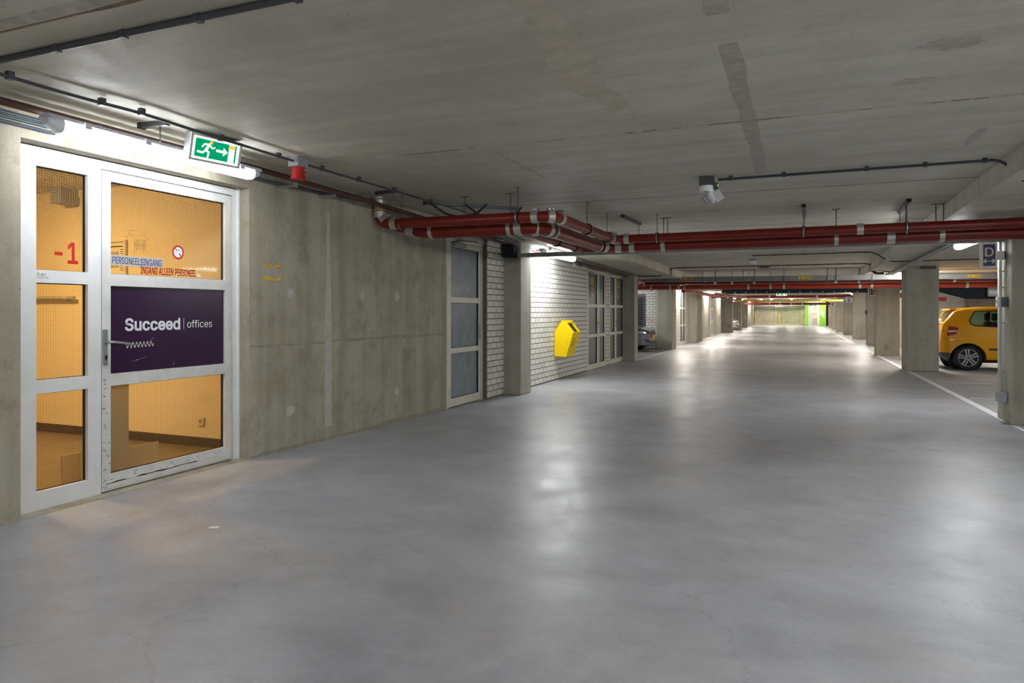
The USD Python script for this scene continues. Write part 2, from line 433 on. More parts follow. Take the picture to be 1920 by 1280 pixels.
# ------------------------------------------------------------------ levels of the slab
def zc(y): return float(np.interp(y, [8, 19], [2.70, 2.59]))     # raised ceiling over the driveway
def zl(y): return float(np.interp(y, [9.5, 19], [2.50, 2.37]))   # lower slab on both sides
STEP_R, STEP_L = 1.66, -3.28
def ztop(x, y): return zc(y) if (x < STEP_R and (y < 10.4 or x > STEP_L)) else zl(y)
JOINTS = [5.15 + 3.0 * k for k in range(-4, 24)]

# ================================================================== the large structure
fl = bx(-12, 12, -9, 76, -0.3, 0)
single('floor', fl, C['floor'], 'grey power-floated concrete garage floor with a satin shine', 'floor', kind='structure', smooth=False)

ce = Thing('ceiling', 'grey concrete ceiling of joined slab panels above the driveway and parking bays', 'ceiling', (0, 0, 2.6), kind='structure')
ce.add('backing_slab', bx(-12, 12, -9, 76, 2.745, 3.0), C['dark_gap'], smooth=False)
G = 0.006
def panel(x0, x1, y0, y1, f, gap=True):
    g = G if gap else 0
    b = [(x0, y0 + g, f(y0)), (x1, y0 + g, f(y0)), (x1, y1 - g, f(y1)), (x0, y1 - g, f(y1))]
    t = [(p[0], p[1], 2.75) for p in b]
    ce.add('panel', hexa(b, t), C['ceil'], smooth=False)
for j0, j1 in zip(JOINTS, JOINTS[1:]):
    left_wide = j1 < 10.4
    if left_wide or j0 >= 10.4:
        panel(-12 if left_wide else STEP_L, STEP_R, j0, j1, zc)
    else:
        panel(-12, STEP_R, j0, 10.4, zc); panel(STEP_L, STEP_R, 10.4, j1, zc, False)
NOTCH = [(19.35, 19.75)]
def side(x0, x1, ya, yb):
    cuts = sorted({ya, yb, *[j for j in JOINTS if ya < j < yb], *[q for n in NOTCH for q in n if ya < q < yb]})
    for a, b in zip(cuts, cuts[1:]):
        if (a, b) in NOTCH: continue
        panel(x0, x1, a, b, zl)
side(STEP_R, 12, JOINTS[0], 74)
side(-12, STEP_L, 10.4, 74)
for j in JOINTS[3:9]:
    ce.add('joint_line', floorpoly(ragged(-4.6 if j < 10 else STEP_L, STEP_R, j - .010, j + .010, int(j * 10), 60, .35), zc(j) - .0008, .002), C['joint_brown'], smooth=False)
# rusty deposits along the nearest joint and stains where formwork strips were
for k, (a, b, w) in enumerate([(-4.6, -3.1, .008), (-2.6, -1.2, .02), (-1.15, -0.6, .012), (-0.1, 0.9, .014), (1.0, 1.64, .018)]):
    q = floorpoly(ragged(a, b, 5.15 - w, 5.15 + w, 40 + k, 40, .8), zc(5) - 0.0012, 0.0025)
    ce.add('joint_stain', q, C['stain_ochre'], smooth=False)
ce.add('ochre_stain', floorpoly(Polygon([(-1.14, 2.2), (-0.98, 2.2), (-0.99, 3.1), (-1.0, 3.75), (-1.06, 4.05), (-1.0, 4.3), (-1.03, 4.72), (-1.17, 4.7), (-1.19, 4.3), (-1.33, 3.9), (-1.2, 3.3), (-1.16, 2.8)]), zc(4) - 0.001, 0.002), C['stain_ochre'], smooth=False, label='ochre water stain')
ce.add('strip_stain', floorpoly(unary_union([ragged(0, 0.75, -.05, .05, 3, 12, .25)]), 0, .002).apply_transform(trimesh.transformations.rotation_matrix(math.pi / 2, (0, 0, 1))).apply_translation((-.33, 2.5, zc(4) - .001)), C['stain_brown'], smooth=False, label='brown strip mark')
for y0, y1 in ((3.62, 5.14), (5.18, 7.0), (7.05, 8.0)):
    q = floorpoly(ragged(y0, y1, -.052, .052, int(y0 * 9), 16, .12), 0, .002)
    q.apply_transform(trimesh.transformations.rotation_matrix(math.pi / 2, (0, 0, 1))); q.apply_translation((-.325, 0, zc(6) - .001))
    ce.add('strip_stain', q, C['stain_brown'], smooth=False)
for x, y, rx, ry, sd in ((0.72, 4.05, .14, .10, 1), (0.62, 4.62, .1, .06, 2), (-2.35, 6.0, .02, .7, 5), (1.25, 6.3, .05, .3, 8)):
    ce.add('stain', floorpoly(blob(x, y, rx, ry, sd), zc(4) - .001, .002), C['stain_brown'], smooth=False)
q = floorpoly(ragged(-4.6, 3.0, 2.06, 2.13, 77, 30, .1), zc(2) - .001, .002)
ce.add('strip_stain', q, C['stain_brown'], smooth=False)

# ---- left wall: concrete with the entrance recess, then doors, white brick and pillars
wl = Thing('wall_left', 'raw concrete left wall with the recessed entrance of the staircase lobby', 'wall', (-4.7, 5.8, 0), kind='structure')
wl.add('wall_panel', bx(-5.0, -4.67, -9, 2.957, 0, 2.74), C['wall'], smooth=False)
wl.add('lintel', bx(-5.0, -4.67, 2.957, 4.987, 2.493, 2.74), C['wall'], smooth=False)
wl.add('wall_panel', floorpoly(Polygon([(-4.67, 4.987), (-4.545, 8.60), (-5.0, 8.60), (-5.0, 4.987)]), 0, 2.74), C['wall'], smooth=False)
def wx(y): return -4.67 + (y - 4.987) / (8.6 - 4.987) * 0.125
SL = math.atan2(0.125, 8.6 - 4.987)
def wall_mark(poly, name, mat, d=.004, label=None):
    """A shallow deposit on the slightly angled part of the wall; polygon in (y, z)."""
    q = wallpoly(poly, 0, d + .003)
    q.vertices[:, 0] += np.array([wx(y) for y in q.vertices[:, 1]]) - .003
    wl.add(name, q, mat, smooth=False, label=label)
r = random.Random(5)
zs = np.linspace(0.14, 2.42, 46)
wd = np.interp(zs, [0, .3, .8, 1.3, 1.7, 2.0, 2.5], [.05, .045, .05, .045, .03, .022, .016])
wall_mark(Polygon([(6.10 - w - r.random() * .012, z) for z, w in zip(zs, wd)] + [(6.10 + w + r.random() * .012, z) for z, w in list(zip(zs, wd))[::-1]]), 'seam_filler', C['filler'], .003, 'pale filled vertical seam')
for i, (y, z, ry, rz) in enumerate([(5.525, 1.539, .045, .05), (6.695, 1.543, .05, .055), (7.399, 1.551, .05, .055), (5.525, .385, .055, .055), (7.39, .37, .055, .05)]):
    wall_mark(blob(y, z, ry, rz, 20 + i), 'tie_hole_patch', C['filler'], .003)
wall_mark(blob(5.27, 1.275, .045, .07, 61), 'damp_mark', C['smear'], .002)
wall_mark(ragged(6.15, 8.5, 1.035, 1.065, 31, 60, .5), 'damp_band', C['smear'], .002)
wall_mark(ragged(5.0, 6.06, 1.025, 1.045, 32, 40, .5), 'damp_band', C['smear'], .002)
for yy, zz, ln in ((5.16, 1.80, .11), (5.31, 1.80, .085), (5.155, 1.675, .14), (5.31, 1.668, .09)):
    wall_mark(ragged(yy, yy + ln, zz - .014, zz + .012, int(yy * 100 + zz * 10), 14, .45), 'tape_residue', C['yellow_tape'], .004, 'torn yellow tape residue')
wall_mark(ragged(4.99, 5.9, .0, .035, 12, 30, .5), 'base_dirt', C['smear'], .0015)
wall_mark(ragged(5.9, 8.55, .0, .03, 13, 40, .6), 'base_dirt', C['smear'], .0015)

# ---- courses of white sand-lime brick, each brick its own piece; dark recessed mortar behind
CH, ML, JT = 0.0945, 0.2255, 0.014
def brick_solid(a0, a1, z0, z1, place, d=0.002):
    e = .0008
    b = [place(a0, z0, 0), place(a1, z0, 0), place(a1, z1, 0), place(a0, z1, 0)]
    f = [place(a0 + e, z0 + e, d), place(a1 - e, z0 + e, d), place(a1 - e, z1 - e, d), place(a0 + e, z1 - e, d)]
    V = np.array(b + f)
    F = [(0, 1, 4), (1, 5, 4), (1, 2, 5), (2, 6, 5), (2, 3, 6), (3, 7, 6), (3, 0, 7), (0, 4, 7), (4, 5, 6), (4, 6, 7), (0, 2, 1), (0, 3, 2)]
    m = trimesh.Trimesh(V, F, process=False)
    if m.volume < 0: m.invert()
    return m
def brick_rows(a0, a1, z0, z1, place, seed, start=0.0, holes=()):
    rr, out, n = random.Random(seed), [], 0
    z, k = z0, 0
    while z < z1 - 0.02:
        zt = min(z + CH, z1)
        a = a0 - ML + (start + (k % 2) * 0.5) % 1.0 * ML
        while a < a1:
            spans = [(max(a, a0), min(a + ML, a1))]
            for h in holes:
                if z < h[3] - .02 and zt > h[2] + .02:
                    spans = [q for s, e in spans for q in ((s, min(e, h[0])), (max(s, h[1]), e)) if q[1] - q[0] > 1e-6]
            for s, e in spans:
                if e - s > 0.022:
                    out.append((s, brick_solid(s + JT / 2 * (s > a0), e - JT / 2 * (e < a1), z + JT, zt, place, 0.0015 + rr.random() * 0.001), BRICKS[rr.choice([0, 0, 0, 1, 1, 2, 2, 3])]))
            a += ML
        z += CH; k += 1
    return out
def put_bricks(t, rows, most=300):
    rows.sort(key=lambda q: q[0])
    for _, m, mt in rows[:most]:
        t.add('brick', m, mt, smooth=False)
    rest = rows[most:]
    if rest:
        t.add('brick_field', cat([m for _, m, _ in rest]), BRICKS[0], smooth=False, kind='stuff')
left_place = lambda x: (lambda a, z, d: (x + d, a, z))
front_place = lambda y: (lambda a, z, d: (a, y - d, z))

wb = Thing('wall_left', 'short strip of white brick wall between the single grey door and the first pillar', 'wall', (-4.46, 10.1, 0), kind='structure')
wb.add('mortar_bed', bx(-4.9, -4.456, 9.79, 10.5, 0, 2.56), C['mortar'], smooth=False)
put_bricks(wb, brick_rows(9.80, 10.47, .012, 2.52, left_place(-4.456), 3, .62))
wb2 = Thing('wall_left', 'long white brick wall carrying the yellow waste bin under a tube lamp', 'wall', (-4.46, 13, 0), kind='structure')
wb2.add('mortar_bed', bx(-4.9, -4.456, 10.9, 15.30, 0, 2.56), C['mortar'], smooth=False)
put_bricks(wb2, brick_rows(10.95, 15.29, .012, 2.46, left_place(-4.456), 4, .3))
wb3 = Thing('wall_left', 'narrow white brick pier between the two grey double doors', 'wall', (-4.46, 17.18, 0), kind='structure')
wb3.add('mortar_bed', bx(-4.9, -4.456, 17.02, 17.35, 0, 2.5), C['mortar'], smooth=False)
put_bricks(wb3, brick_rows(17.03, 17.34, .012, 2.40, left_place(-4.456), 5, .7))
# plain masonry above and behind the doors
wm = Thing('wall_left', 'plain wall above the grey service doors under the slab', 'wall', (-4.7, 14, 0), kind='structure')
wm.add('wall_panel', bx(-5.0, -4.50, 8.6, 9.79, 2.40, 2.74), C['wall'], smooth=False)
wm.add('wall_panel', bx(-5.0, -4.47, 15.29, 18.95, 2.30, 2.56), C['wall'], smooth=False)
wm.add('wall_panel', bx(-5.2, -5.0, 5.4, 20.0, 0, 2.74), C['wall'], smooth=False)

def pillar(x0, x1, y0, y1, h, label, name='pillar', group=None):
    single(name, bx(x0, x1, y0, y1, 0, h, .015), C['column'], label, 'pillar', group, 'structure', smooth=False)
pillar(-4.9, -4.162, 10.47, 10.95, 2.5, 'concrete pillar on the left between the grey door and the bright brick wall')
pillar(-4.9, -4.13, 18.80, 19.22, 2.38, 'concrete pillar with the red hose reel sign after the double doors')
# left bay with the grey car: brick back wall, louvre, next pillar
wbay = Thing('wall_left', 'white brick back wall of the left parking bay with a dark louvre', 'wall', (-5.2, 25.3, 0), kind='structure')
wbay.add('mortar_bed', bx(-9, -4.7, 25.25, 25.5, 0, 2.45), C['mortar'], smooth=False)
rw = brick_rows(-7.2, -4.72, .012, 2.3, front_place(25.25), 9, .2, holes=[(-5.95, -5.17, .0, 1.95)])
rw.sort(key=lambda q: -q[0]); put_bricks(wbay, [(-a, m, t) for a, m, t in rw])
wbay.add('wall_panel', bx(-9.2, -9, 19, 32, 0, 2.45), C['wall'], smooth=False)
wbay.add('wall_panel', bx(-9, -4.9, 19.05, 19.2, 0, 2.45), C['wall'], smooth=False)
lv = Thing('louvre', 'dark ventilation louvre in the brick wall behind the grey car', 'louvre', (-5.56, 25.24, .2))
lv.add('frame', frontpoly(sbox(-5.95, .2, -5.17, 1.93).difference(sbox(-5.9, .25, -5.23, 1.88)), 25.255, .04), C['dark_box'], smooth=False)
lv.add('backing', bx(-5.93, -5.2, 25.246, 25.25, .22, 1.9), C['dark'], smooth=False)
for k in range(21):
    z = .28 + k * .0775
    lv.add('blade', hexa([(-5.9, 25.246, z), (-5.23, 25.246, z), (-5.23, 25.215, z - .02), (-5.9, 25.215, z - .02)], [(-5.9, 25.246, z + .008), (-5.23, 25.246, z + .008), (-5.23, 25.215, z - .012), (-5.9, 25.215, z - .012)]), C['dark_box'], smooth=False)
pillar(-4.74, -4.175, 25.2, 26.05, 2.38, 'broad concrete pillar beside the white brick back wall of the left bay')
# farther left wall
brick_far = M('brick_far', {'g': ('geometry', {}), 's': ('separate_xyz', {}), 'cb': ('combine_xyz', {}),
    'b': ('brick_texture', {'color1': (.64, .62, .57), 'color2': (.58, .55, .50), 'mortar': (.17, .145, .105), 'scale': 1.0, 'mortar_size': .008, 'brick_width': .2255, 'row_height': .0945}),
    'p': ('principled_bsdf', {'roughness': .6})}, [('g.position', 's.vector'), ('s.y', 'cb.x'), ('s.z', 'cb.y'), ('cb.vector', 'b.vector'), ('b.color', 'p.base_color')])
single('wall_left', bx(-4.9, -4.45, 26.05, 28.55, 0, 2.45), brick_far, 'lit white brick wall just past the broad left pillar', 'wall', kind='structure', smooth=False)
single('wall_left', bx(-4.9, -4.45, 30.15, 31.4, 0, 2.45), brick_far, 'dim white brick wall after the tall far double door', 'wall', kind='structure', smooth=False)
pillar(-4.9, -4.13, 31.35, 33.2, 2.38, 'deep concrete pillar before the brightly lit far left wall')
single('wall_left', bx(-4.9, -4.42, 33.2, 44.6, 0, 2.45), C['column'], 'brightly lit pale concrete wall far on the left', 'wall', kind='structure', smooth=False)
for y, yb, lab in ((48.5, 49.2, 'far left pillar with a dark smudge near its foot'), (56.4, 57.0, 'far left pillar behind the parked silver car'), (63.3, 63.9, 'far left pillar right of the silver car'), (68.0, 68.6, 'second farthest pillar on the left side'), (72.0, 72.5, 'farthest pillar on the left beside the end wall')):
    pillar(-4.9, -4.08, y, yb, 2.38, lab)
single('smudge', on_front(extrude(blob(0, 0, .14, .12, 8).union(blob(-.2, .1, .2, .03, 9)), .003), -4.32, 48.501, .42), C['smear'], 'dark rubbed smudge on the far left pillar', 'stain')
wf = Thing('wall_left', 'outer wall behind the far left parking bays', 'wall', (-9.1, 50, 0), kind='structure')
wf.add('wall_panel', bx(-9.2, -9, 32, 75, 0, 2.45), C['wall'], smooth=False)
wf.add('wall_panel', bx(-9, -4.9, 33.0, 33.2, 0, 2.45), C['wall'], smooth=False)
wf.add('wall_panel', bx(-9, -4.9, 44.4, 44.6, 0, 2.45), C['wall'], smooth=False)
wf.add('wall_panel', bx(-9, -4.9, 57.2, 57.4, 0, 2.45), C['wall'], smooth=False)
single('wall_back', bx(-9.2, 12, 74.0, 74.3, 0, 2.5), C['wall'], 'concrete end wall of the garage with two yellow posts', 'wall', kind='structure', smooth=False)
single('kerb', bx(-4.2, .55, 73.5, 73.98, 0, .16), C['wall'], 'low concrete kerb along the foot of the end wall', 'kerb', smooth=False)
single('wall_front', bx(-5, 12, -9.2, -9, 0, 2.74), C['wall'], 'concrete wall behind the viewer', 'wall', kind='structure', smooth=False)
wr = Thing('wall_right', 'outer concrete wall of the right parking bays', 'wall', (9, 30, 0), kind='structure')
wr.add('wall_panel', bx(9, 9.2, -9, 75, 0, 2.55), C['wall'], smooth=False)
wr.add('wall_panel', bx(3.2, 9, 30.0, 30.2, 0, 2.45), C['wall'], smooth=False, label='grey wall behind the yellow car')
wr.add('wall_panel', bx(4.6, 5.55, 29.4, 30.0, 0, 2.45), C['column'], smooth=False, label='lighter wall pier behind the yellow car')

# ---- right columns
COLS = [(9.95, 10.62, 2.36, 3.06, 'nearest concrete column at the right edge carrying conduit and the parking sign'),
        (18.2, 18.85, 2.27, 2.94, 'concrete column standing left of the yellow car'),
        (24.3, 24.9, 2.235, 2.89, 'concrete column with a dark round smudge near its foot'),
        (32.0, 32.6, 2.62, 3.2, 'dark stained concrete column behind the second parking sign'),
        (38.6, 39.2, 2.53, 3.2, 'fifth concrete column along the right side of the driveway'),
        (45.7, 46.3, 2.49, 3.1, 'sixth concrete column along the right side, warm lit'),
        (52.4, 53.0, 2.43, 3.1, 'seventh concrete column along the right side of the driveway'),
        (58.2, 58.8, 2.34, 3.0, 'eighth concrete column with a small dark box high up'),
        (64.5, 65.1, 2.36, 3.0, 'farthest concrete column beside the green stair block')]
for y0, y1, x0, x1, lab in COLS:
    pillar(x0, x1, y0, y1, zl(y0) + .01, lab, 'column')
single('smudge', on_front(extrude(blob(0, 0, .07, .1, 18), .003), 2.52, 24.301, .26), C['smear'], 'dark round smudge on the third right column', 'stain')
single('smudge', on_front(extrude(blob(0, 0, .035, .05, 28).difference(blob(.01, 0, .025, .04, 29)), .003), 2.52, 18.201, .22), C['smear'], 'faint ring mark low on the column left of the yellow car', 'stain')

# ---- painted lines
def strip(pts, w, label, mat=C['line']):
    single('painted_line', floorpoly(LineString(pts).buffer(w / 2, cap_style=2), .0005, .002), mat, label, 'floor marking', smooth=False)
strip([(2.44, 8.2), (2.40, 10.6), (2.32, 18.77), (2.27, 25.1), (2.14, 38.5), (1.96, 68)], .11, 'long white edge line along the right columns')
strip([(2.46, 15.55), (8.8, 15.0)], .06, 'thin white bay line on the floor in front of the yellow car')
strip([(2.5, 12.87), (8.8, 12.7)], .07, 'thin white bay line near the nearest right column')
strip([(2.42, 21.7), (8.8, 21.6)], .07, 'white bay line beyond the yellow car')
strip([(-4.15, 19.3), (-4.2, 25.2)], .10, 'white edge line of the left bay between two pillars')
strip([(-4.3, 21.0), (-8.8, 21.2)], .07, 'white bay line on the floor before the grey car')

# ---- green stair block at the far end
gb = Thing('stair_block', 'lime green stair block with a pale doorway at the far end', 'stair block', (1.46, 71, 0), kind='structure')
gb.add('green_wall', bx(.60, .86, 70.5, 74, 0, 2.3), C['green'], smooth=False)
gb.add('green_wall', bx(1.80, 2.36, 70.5, 74, 0, 2.3), C['green'], smooth=False)
gb.add('door_surround', bx(.86, 1.80, 70.62, 74, 0, 2.3), C['white_plastic'], smooth=False)
gb.add('door_leaf', bx(1.0, 1.68, 70.58, 70.62, .12, 1.95), C['sign_frame'], smooth=False)
gb.add('door_panel', bx(1.22, 1.6, 70.56, 70.585, .2, .72), C['stain_brown'], smooth=False)
gb.add('door_panel', bx(1.22, 1.6, 70.56, 70.585, 1.5, 1.9), C['stain_ochre'], smooth=False)
gb.add('lettering', on_front(text('E RNIE', .17, .62, True, .01), 1.0, 70.575, 1.06), C['yellow_beam'], smooth=False, label='faint yellow lettering')
gb.add('numeral', on_front(text('4', .62, .30, True, .01), 1.83, 70.5, 1.0), C['white_print'], smooth=False, label='large white numeral')
gb.add('numeral', on_front(text('E', .45, .16, True, .01), 2.1, 70.5, .86), C['white_print'], smooth=False)
for x, lab in ((-1.76, 'yellow bumper post in the middle of the end wall'), (-4.02, 'yellow bumper post at the left end of the end wall')):
    single('post', bx(x - .05, x + .05, 73.86, 74.0, .2, 1.15), C['yellow_tape'], lab, 'post', smooth=False)
# ================================================================== the entrance: sidelight and glazed door
DX = -4.80            # front plane of the entrance frame
d1 = Thing('door_1', 'white framed wired-glass entrance with a purple Succeed offices panel and a sidelight', 'door', (DX, 4.0, 0), kind='structure')
SIDE = [(.128, .797), (.89, 1.558), (1.647, 2.357)]
LEAF = [(.134, .798), (.89, 1.555), (1.646, 2.343)]
sy0, sy1, ly0, ly1 = 3.142, 3.515, 3.700, 4.833
fr = sbox(2.96, .002, 3.618, 2.485).union(sbox(3.60, 2.425, 4.984, 2.485)).union(sbox(4.922, .002, 4.984, 2.485))
for a, b in SIDE: fr = fr.difference(sbox(sy0, a, sy1, b))
d1.add('frame', wallpoly(fr, DX - .06, .06), C['frame_white'], smooth=False)
d1.add('frame_stop', cat(bx(DX - .09, DX - .05, 3.60, 4.94, 2.40, 2.46), bx(DX - .09, DX - .05, 4.90, 4.94, 0, 2.42), bx(DX - .09, DX - .05, 3.60, 3.635, 0, 2.42)), C['frame_white'], smooth=False)
d1.add('head_trim', bx(DX - .01, DX + .02, 4.967, 4.986, 0, 2.49), C['frame_white'], smooth=False)
lf = sbox(3.628, .012, 4.914, 2.416)
for a, b in LEAF: lf = lf.difference(sbox(ly0, a, ly1, b))
leaf = d1.add('leaf_frame', wallpoly(lf, DX - .055, .05), C['frame_worn'], smooth=False)
d1.add('weather_bar', bx(DX - .005, DX + .006, 3.66, 4.88, .028, .075, .003), C['frame_worn'], smooth=False, under=leaf)
def scuff(p, nm, mat):
    return d1.add(nm, p, mat, smooth=False, under=leaf)
rr = random.Random(11); sc = []
for k in range(70):
    y, z = (3.632 + abs(rr.gauss(0, .02)), rr.uniform(.02, .85)) if k < 40 else (rr.uniform(3.65, 4.85), rr.uniform(.03, .12))
    l, a = rr.uniform(.004, .022), rr.uniform(-.5, .5)
    sc.append(LineString([(y, z), (y + l * math.cos(a), z + l * math.sin(a))]).buffer(rr.uniform(.0008, .002), quad_segs=1))
scuff(wallpoly(unary_union(sc), DX - .0055, .0012), 'scuff_marks', C['black_print'])
scuff(wallpoly(ragged(3.66, 4.7, .068, .074, 4, 50, .8), DX + .0055, .001), 'scuff_line', C['black_print'])
def wires(y0, y1, z0, z1, x, step=.0172, w=.0008):
    return cat([bx(x - w / 2, x + w / 2, y - w / 2, y + w / 2, z0, z1) for y in np.arange(y0 + step / 2, y1, step)]
               + [bx(x - w / 2, x + w / 2, y0, y1, z - w / 2, z + w / 2) for z in np.arange(z0 + step / 2, z1, step)])
def gasket(y0, y1, z0, z1, x):
    return wallpoly(sbox(y0, z0, y1, z1).difference(sbox(y0 + .003, z0 + .003, y1 - .006, z1 - .005)), x, .02)
for (y0, y1), rows in (((sy0, sy1), SIDE), ((ly0, ly1), LEAF)):
    for i, (a, b) in enumerate(rows):
        d1.add('gasket', gasket(y0, y1, a, b, DX - .05), C['gasket'], smooth=False)
        if y0 == ly0 and i == 1: continue
        g = d1.add('pane', bx(DX - .040, DX - .034, y0, y1, a, b), C['glass'], smooth=False, label='wired glass pane')
        d1.add('wire_mesh', wires(y0, y1, a, b, DX - .043), C['wire'], smooth=False, kind='stuff', under=g)
pn = d1.add('purple_panel', bx(DX - .030, DX - .022, ly0 + .002, ly1 - .003, .892, 1.551), C['purple'], smooth=False, label='dark purple panel with white lettering')
PX = DX - .022
wm_ = text('Succeed', .090, .517, True)
up = unary_union([Polygon(wm_.vertices[f][:, :2]) for f, n in zip(wm_.faces, wm_.face_normals) if n[2] > .9]).buffer(.0019, quad_segs=3)
up = up.difference(unary_union([LineString([(-.01, .062), (.02, .056), (.045, .058), (.062, .05)]).buffer(.0022), LineString([(.0, .036), (.025, .042), (.05, .034)]).buffer(.0016)]).intersection(sbox(-.02, 0, .068, .1)))
d1.add('lettering', on_wall(extrude(up.simplify(.0004), .0012), PX, 3.835, 1.214), C['white_print'], smooth=False, label='white rounded wordmark', under=pn)
# the capital's two detached strokes
d1.add('lettering_bar', bx(PX, PX + .0012, 4.387, 4.393, 1.211, 1.306), C['lilac_print'], smooth=False, under=pn)
d1.add('lettering', on_wall(text('offices', .062, .272), PX, 4.426, 1.224), C['cream_print'], smooth=False, under=pn)
ww = [(3.838 + t * .262, 1.098 + .0215 * math.sin(math.pi / 2 + t * 8 * 2 * math.pi) * (1 - .1 * t) + .004 * t) for t in np.linspace(0, .97, 160)]
d1.add('wave_line', wallpoly(LineString(ww).buffer(.0022, quad_segs=2), PX, .001), C['cream_print'], smooth=False, label='white wavy line', under=pn)
d1.add('scratch', wallpoly(strokes([[(4.06, 1.128), (4.085, 1.145)], [(4.075, 1.14), (4.10, 1.152)], [(4.28, .915), (4.295, .94)], [(3.93, .975), (4.02, 1.0)], [(3.9, .97), (3.95, .985)]], .0016), PX, .0006), C['lilac_print'], smooth=False, under=pn)
FX = DX - .034       # outer face of the glass
d1.add('numeral', on_wall(text('-1', .148, None, True).apply_scale((.78, 1, 1)), FX, 3.290, 1.706), C['red_print'], smooth=False, label='red floor number on the sidelight glass')
st = d1.add('sticker', wallpoly(sbox(3.722, 1.713, 4.192, 1.795), FX, .0006), C['label_grey'], smooth=False, label='translucent strip with blue lettering')
d1.add('lettering', on_wall(text('PERSONEELSINGANG', .052, .442), FX + .0006, 3.737, 1.729), C['blue_print'], smooth=False, under=st)
d1.add('lettering', on_wall(text('INGANG ALLEEN PERSONEEL', .057, .553, True), FX, 3.981, 1.661), C['darkred_print'], smooth=False, label='dark red lettering on the glass')
ns = d1.add('sticker', wallpoly(Point(4.343, 1.859).buffer(.0585), FX, .0006), C['red_print'], smooth=False, label='round no smoking sticker')
d1.add('sticker_face', wallpoly(Point(4.343, 1.859).buffer(.044).difference(LineString([(4.30, 1.902), (4.33, 1.872)]).buffer(.005).union(LineString([(4.355, 1.847), (4.386, 1.816)]).buffer(.005))), FX + .0006, .0005), C['white_print'], smooth=False, under=ns)
d1.add('pictogram', wallpoly(strokes([[(4.318, 1.853), (4.333, 1.853)], [(4.338, 1.882), (4.36, 1.876), (4.372, 1.862)], [(4.36, 1.85), (4.374, 1.848)]], .003), FX + .0011, .0005), C['black_print'], smooth=False, under=ns)
graf = [[(3.87, 1.968), (3.89, 1.995), (3.98, 2.012), (4.04, 1.998), (4.03, 1.972), (3.96, 1.955), (3.88, 1.962)], [(3.845, 1.945), (3.862, 1.93)], [(3.852, 1.948), (3.87, 1.935)]]
for k, x in enumerate((3.925, 3.945, 3.962, 3.985, 4.005)):
    graf += [[(x, 1.935 - .01 * (k % 2)), (x + .004, 1.86 + .006 * k), (x + .002, 1.82 + .01 * (k % 3))], [(x, 1.885), (x + .02, 1.892)], [(x + .018, 1.93), (x + .006, 1.885), (x + .024, 1.85)]]
graf += [[(4.02, 1.93), (4.012, 1.89), (4.035, 1.875), (4.04, 1.91), (4.022, 1.93)], [(4.045, 1.945), (4.052, 1.93)], [(4.055, 1.947), (4.062, 1.93)], [(4.02, 1.86), (4.045, 1.84)]]
d1.add('graffiti', wallpoly(strokes(graf, .0016), FX, .0005), C['black_print'], smooth=False, label='thin black scribble on the glass')
d1.add('graffiti', wallpoly(strokes([[(3.145, 1.615), (3.155, 1.625), (3.165, 1.618), (3.15, 1.605), (3.165, 1.603)], [(3.172, 1.6), (3.178, 1.625), (3.184, 1.6)], [(3.174, 1.61), (3.182, 1.61)], [(3.188, 1.6), (3.188, 1.622), (3.196, 1.612), (3.205, 1.62), (3.196, 1.6)], [(3.142, 1.592), (3.205, 1.594)], [(3.21, 1.594), (3.226, 1.598), (3.216, 1.590), (3.21, 1.594)]], .0018), DX, .0005), C['black_print'], smooth=False, label='small black scribble on the frame')
hp = d1.add('handle_plate', bx(DX - .005, DX + .006, 3.632, 3.672, .958, 1.23, .004), C['alu'], label='grey lever handle plate')
d1.add('lever', cat(cyl((DX, 3.652, 1.132), (DX + .055, 3.652, 1.132), .011), tube(bend([(DX + .05, 3.648, 1.133), (DX + .058, 3.70, 1.13), (DX + .05, 3.83, 1.112)], .03), .0095, 12)), C['steel'], under=hp)
d1.add('key_cylinder', cat(cyl((DX, 3.652, 1.022), (DX + .012, 3.652, 1.022), .009), bx(DX, DX + .012, 3.647, 3.657, 1.0, 1.02)), C['dark'], under=hp)
d1.add('threshold', bx(-5.0, -4.68, 2.96, 4.985, 0, .004), C['wall'], smooth=False)

# ---- lobby behind the entrance
lb = Thing('lobby', 'warm lit staircase lobby seen through the wired glass', 'lobby', (-7, 4, 0), kind='structure')
lb.add('wall_panel', bx(-9.3, -4.9, 5.28, 5.4, 0, 2.74), C['lobby_wall'], smooth=False)
lb.add('wall_panel', bx(-9.4, -9.3, 1.0, 5.4, 0, 2.74), C['lobby_wall'], smooth=False)
lb.add('wall_panel', bx(-9.3, -4.9, 1.0, 1.1, 0, 2.74), C['lobby_wall'], smooth=False)
lb.add('wall_panel', bx(-5.01, -5.0, 1.0, 2.95, 0, 2.74), C['lobby_wall'], smooth=False)
lb.add('ceiling_panel', bx(-9.3, -5.0, 1.1, 5.28, 2.70, 2.742), C['lobby_ceil'], smooth=False)
lb.add('cornice', bx(-9.3, -5.0, 5.265, 5.28, 2.62, 2.7), C['lobby_wall'], smooth=False)
for k in range(7):
    x1 = -5.0 - k * .6
    lb.add('skirting_tile', bx(x1 - .597, x1, 5.266, 5.281, 0.004, .095, .002), C['lobby_base'], smooth=False)
for i in range(7):
    for j in range(7):
        x1, y1 = -5.0 - i * .6, 1.1 + j * .6
        lb.add('floor_tile', bx(x1 - .597, x1, y1, min(y1 + .597, 5.26), 0, .005), C['lobby_tile'], smooth=False)
lb.add('handrail', cat(cyl((-9.2, 5.22, 1.51), (-7.35, 5.22, 1.51), .02), cyl((-7.5, 5.22, 1.51), (-7.5, 5.28, 1.48), .01)), C['stain_brown'])
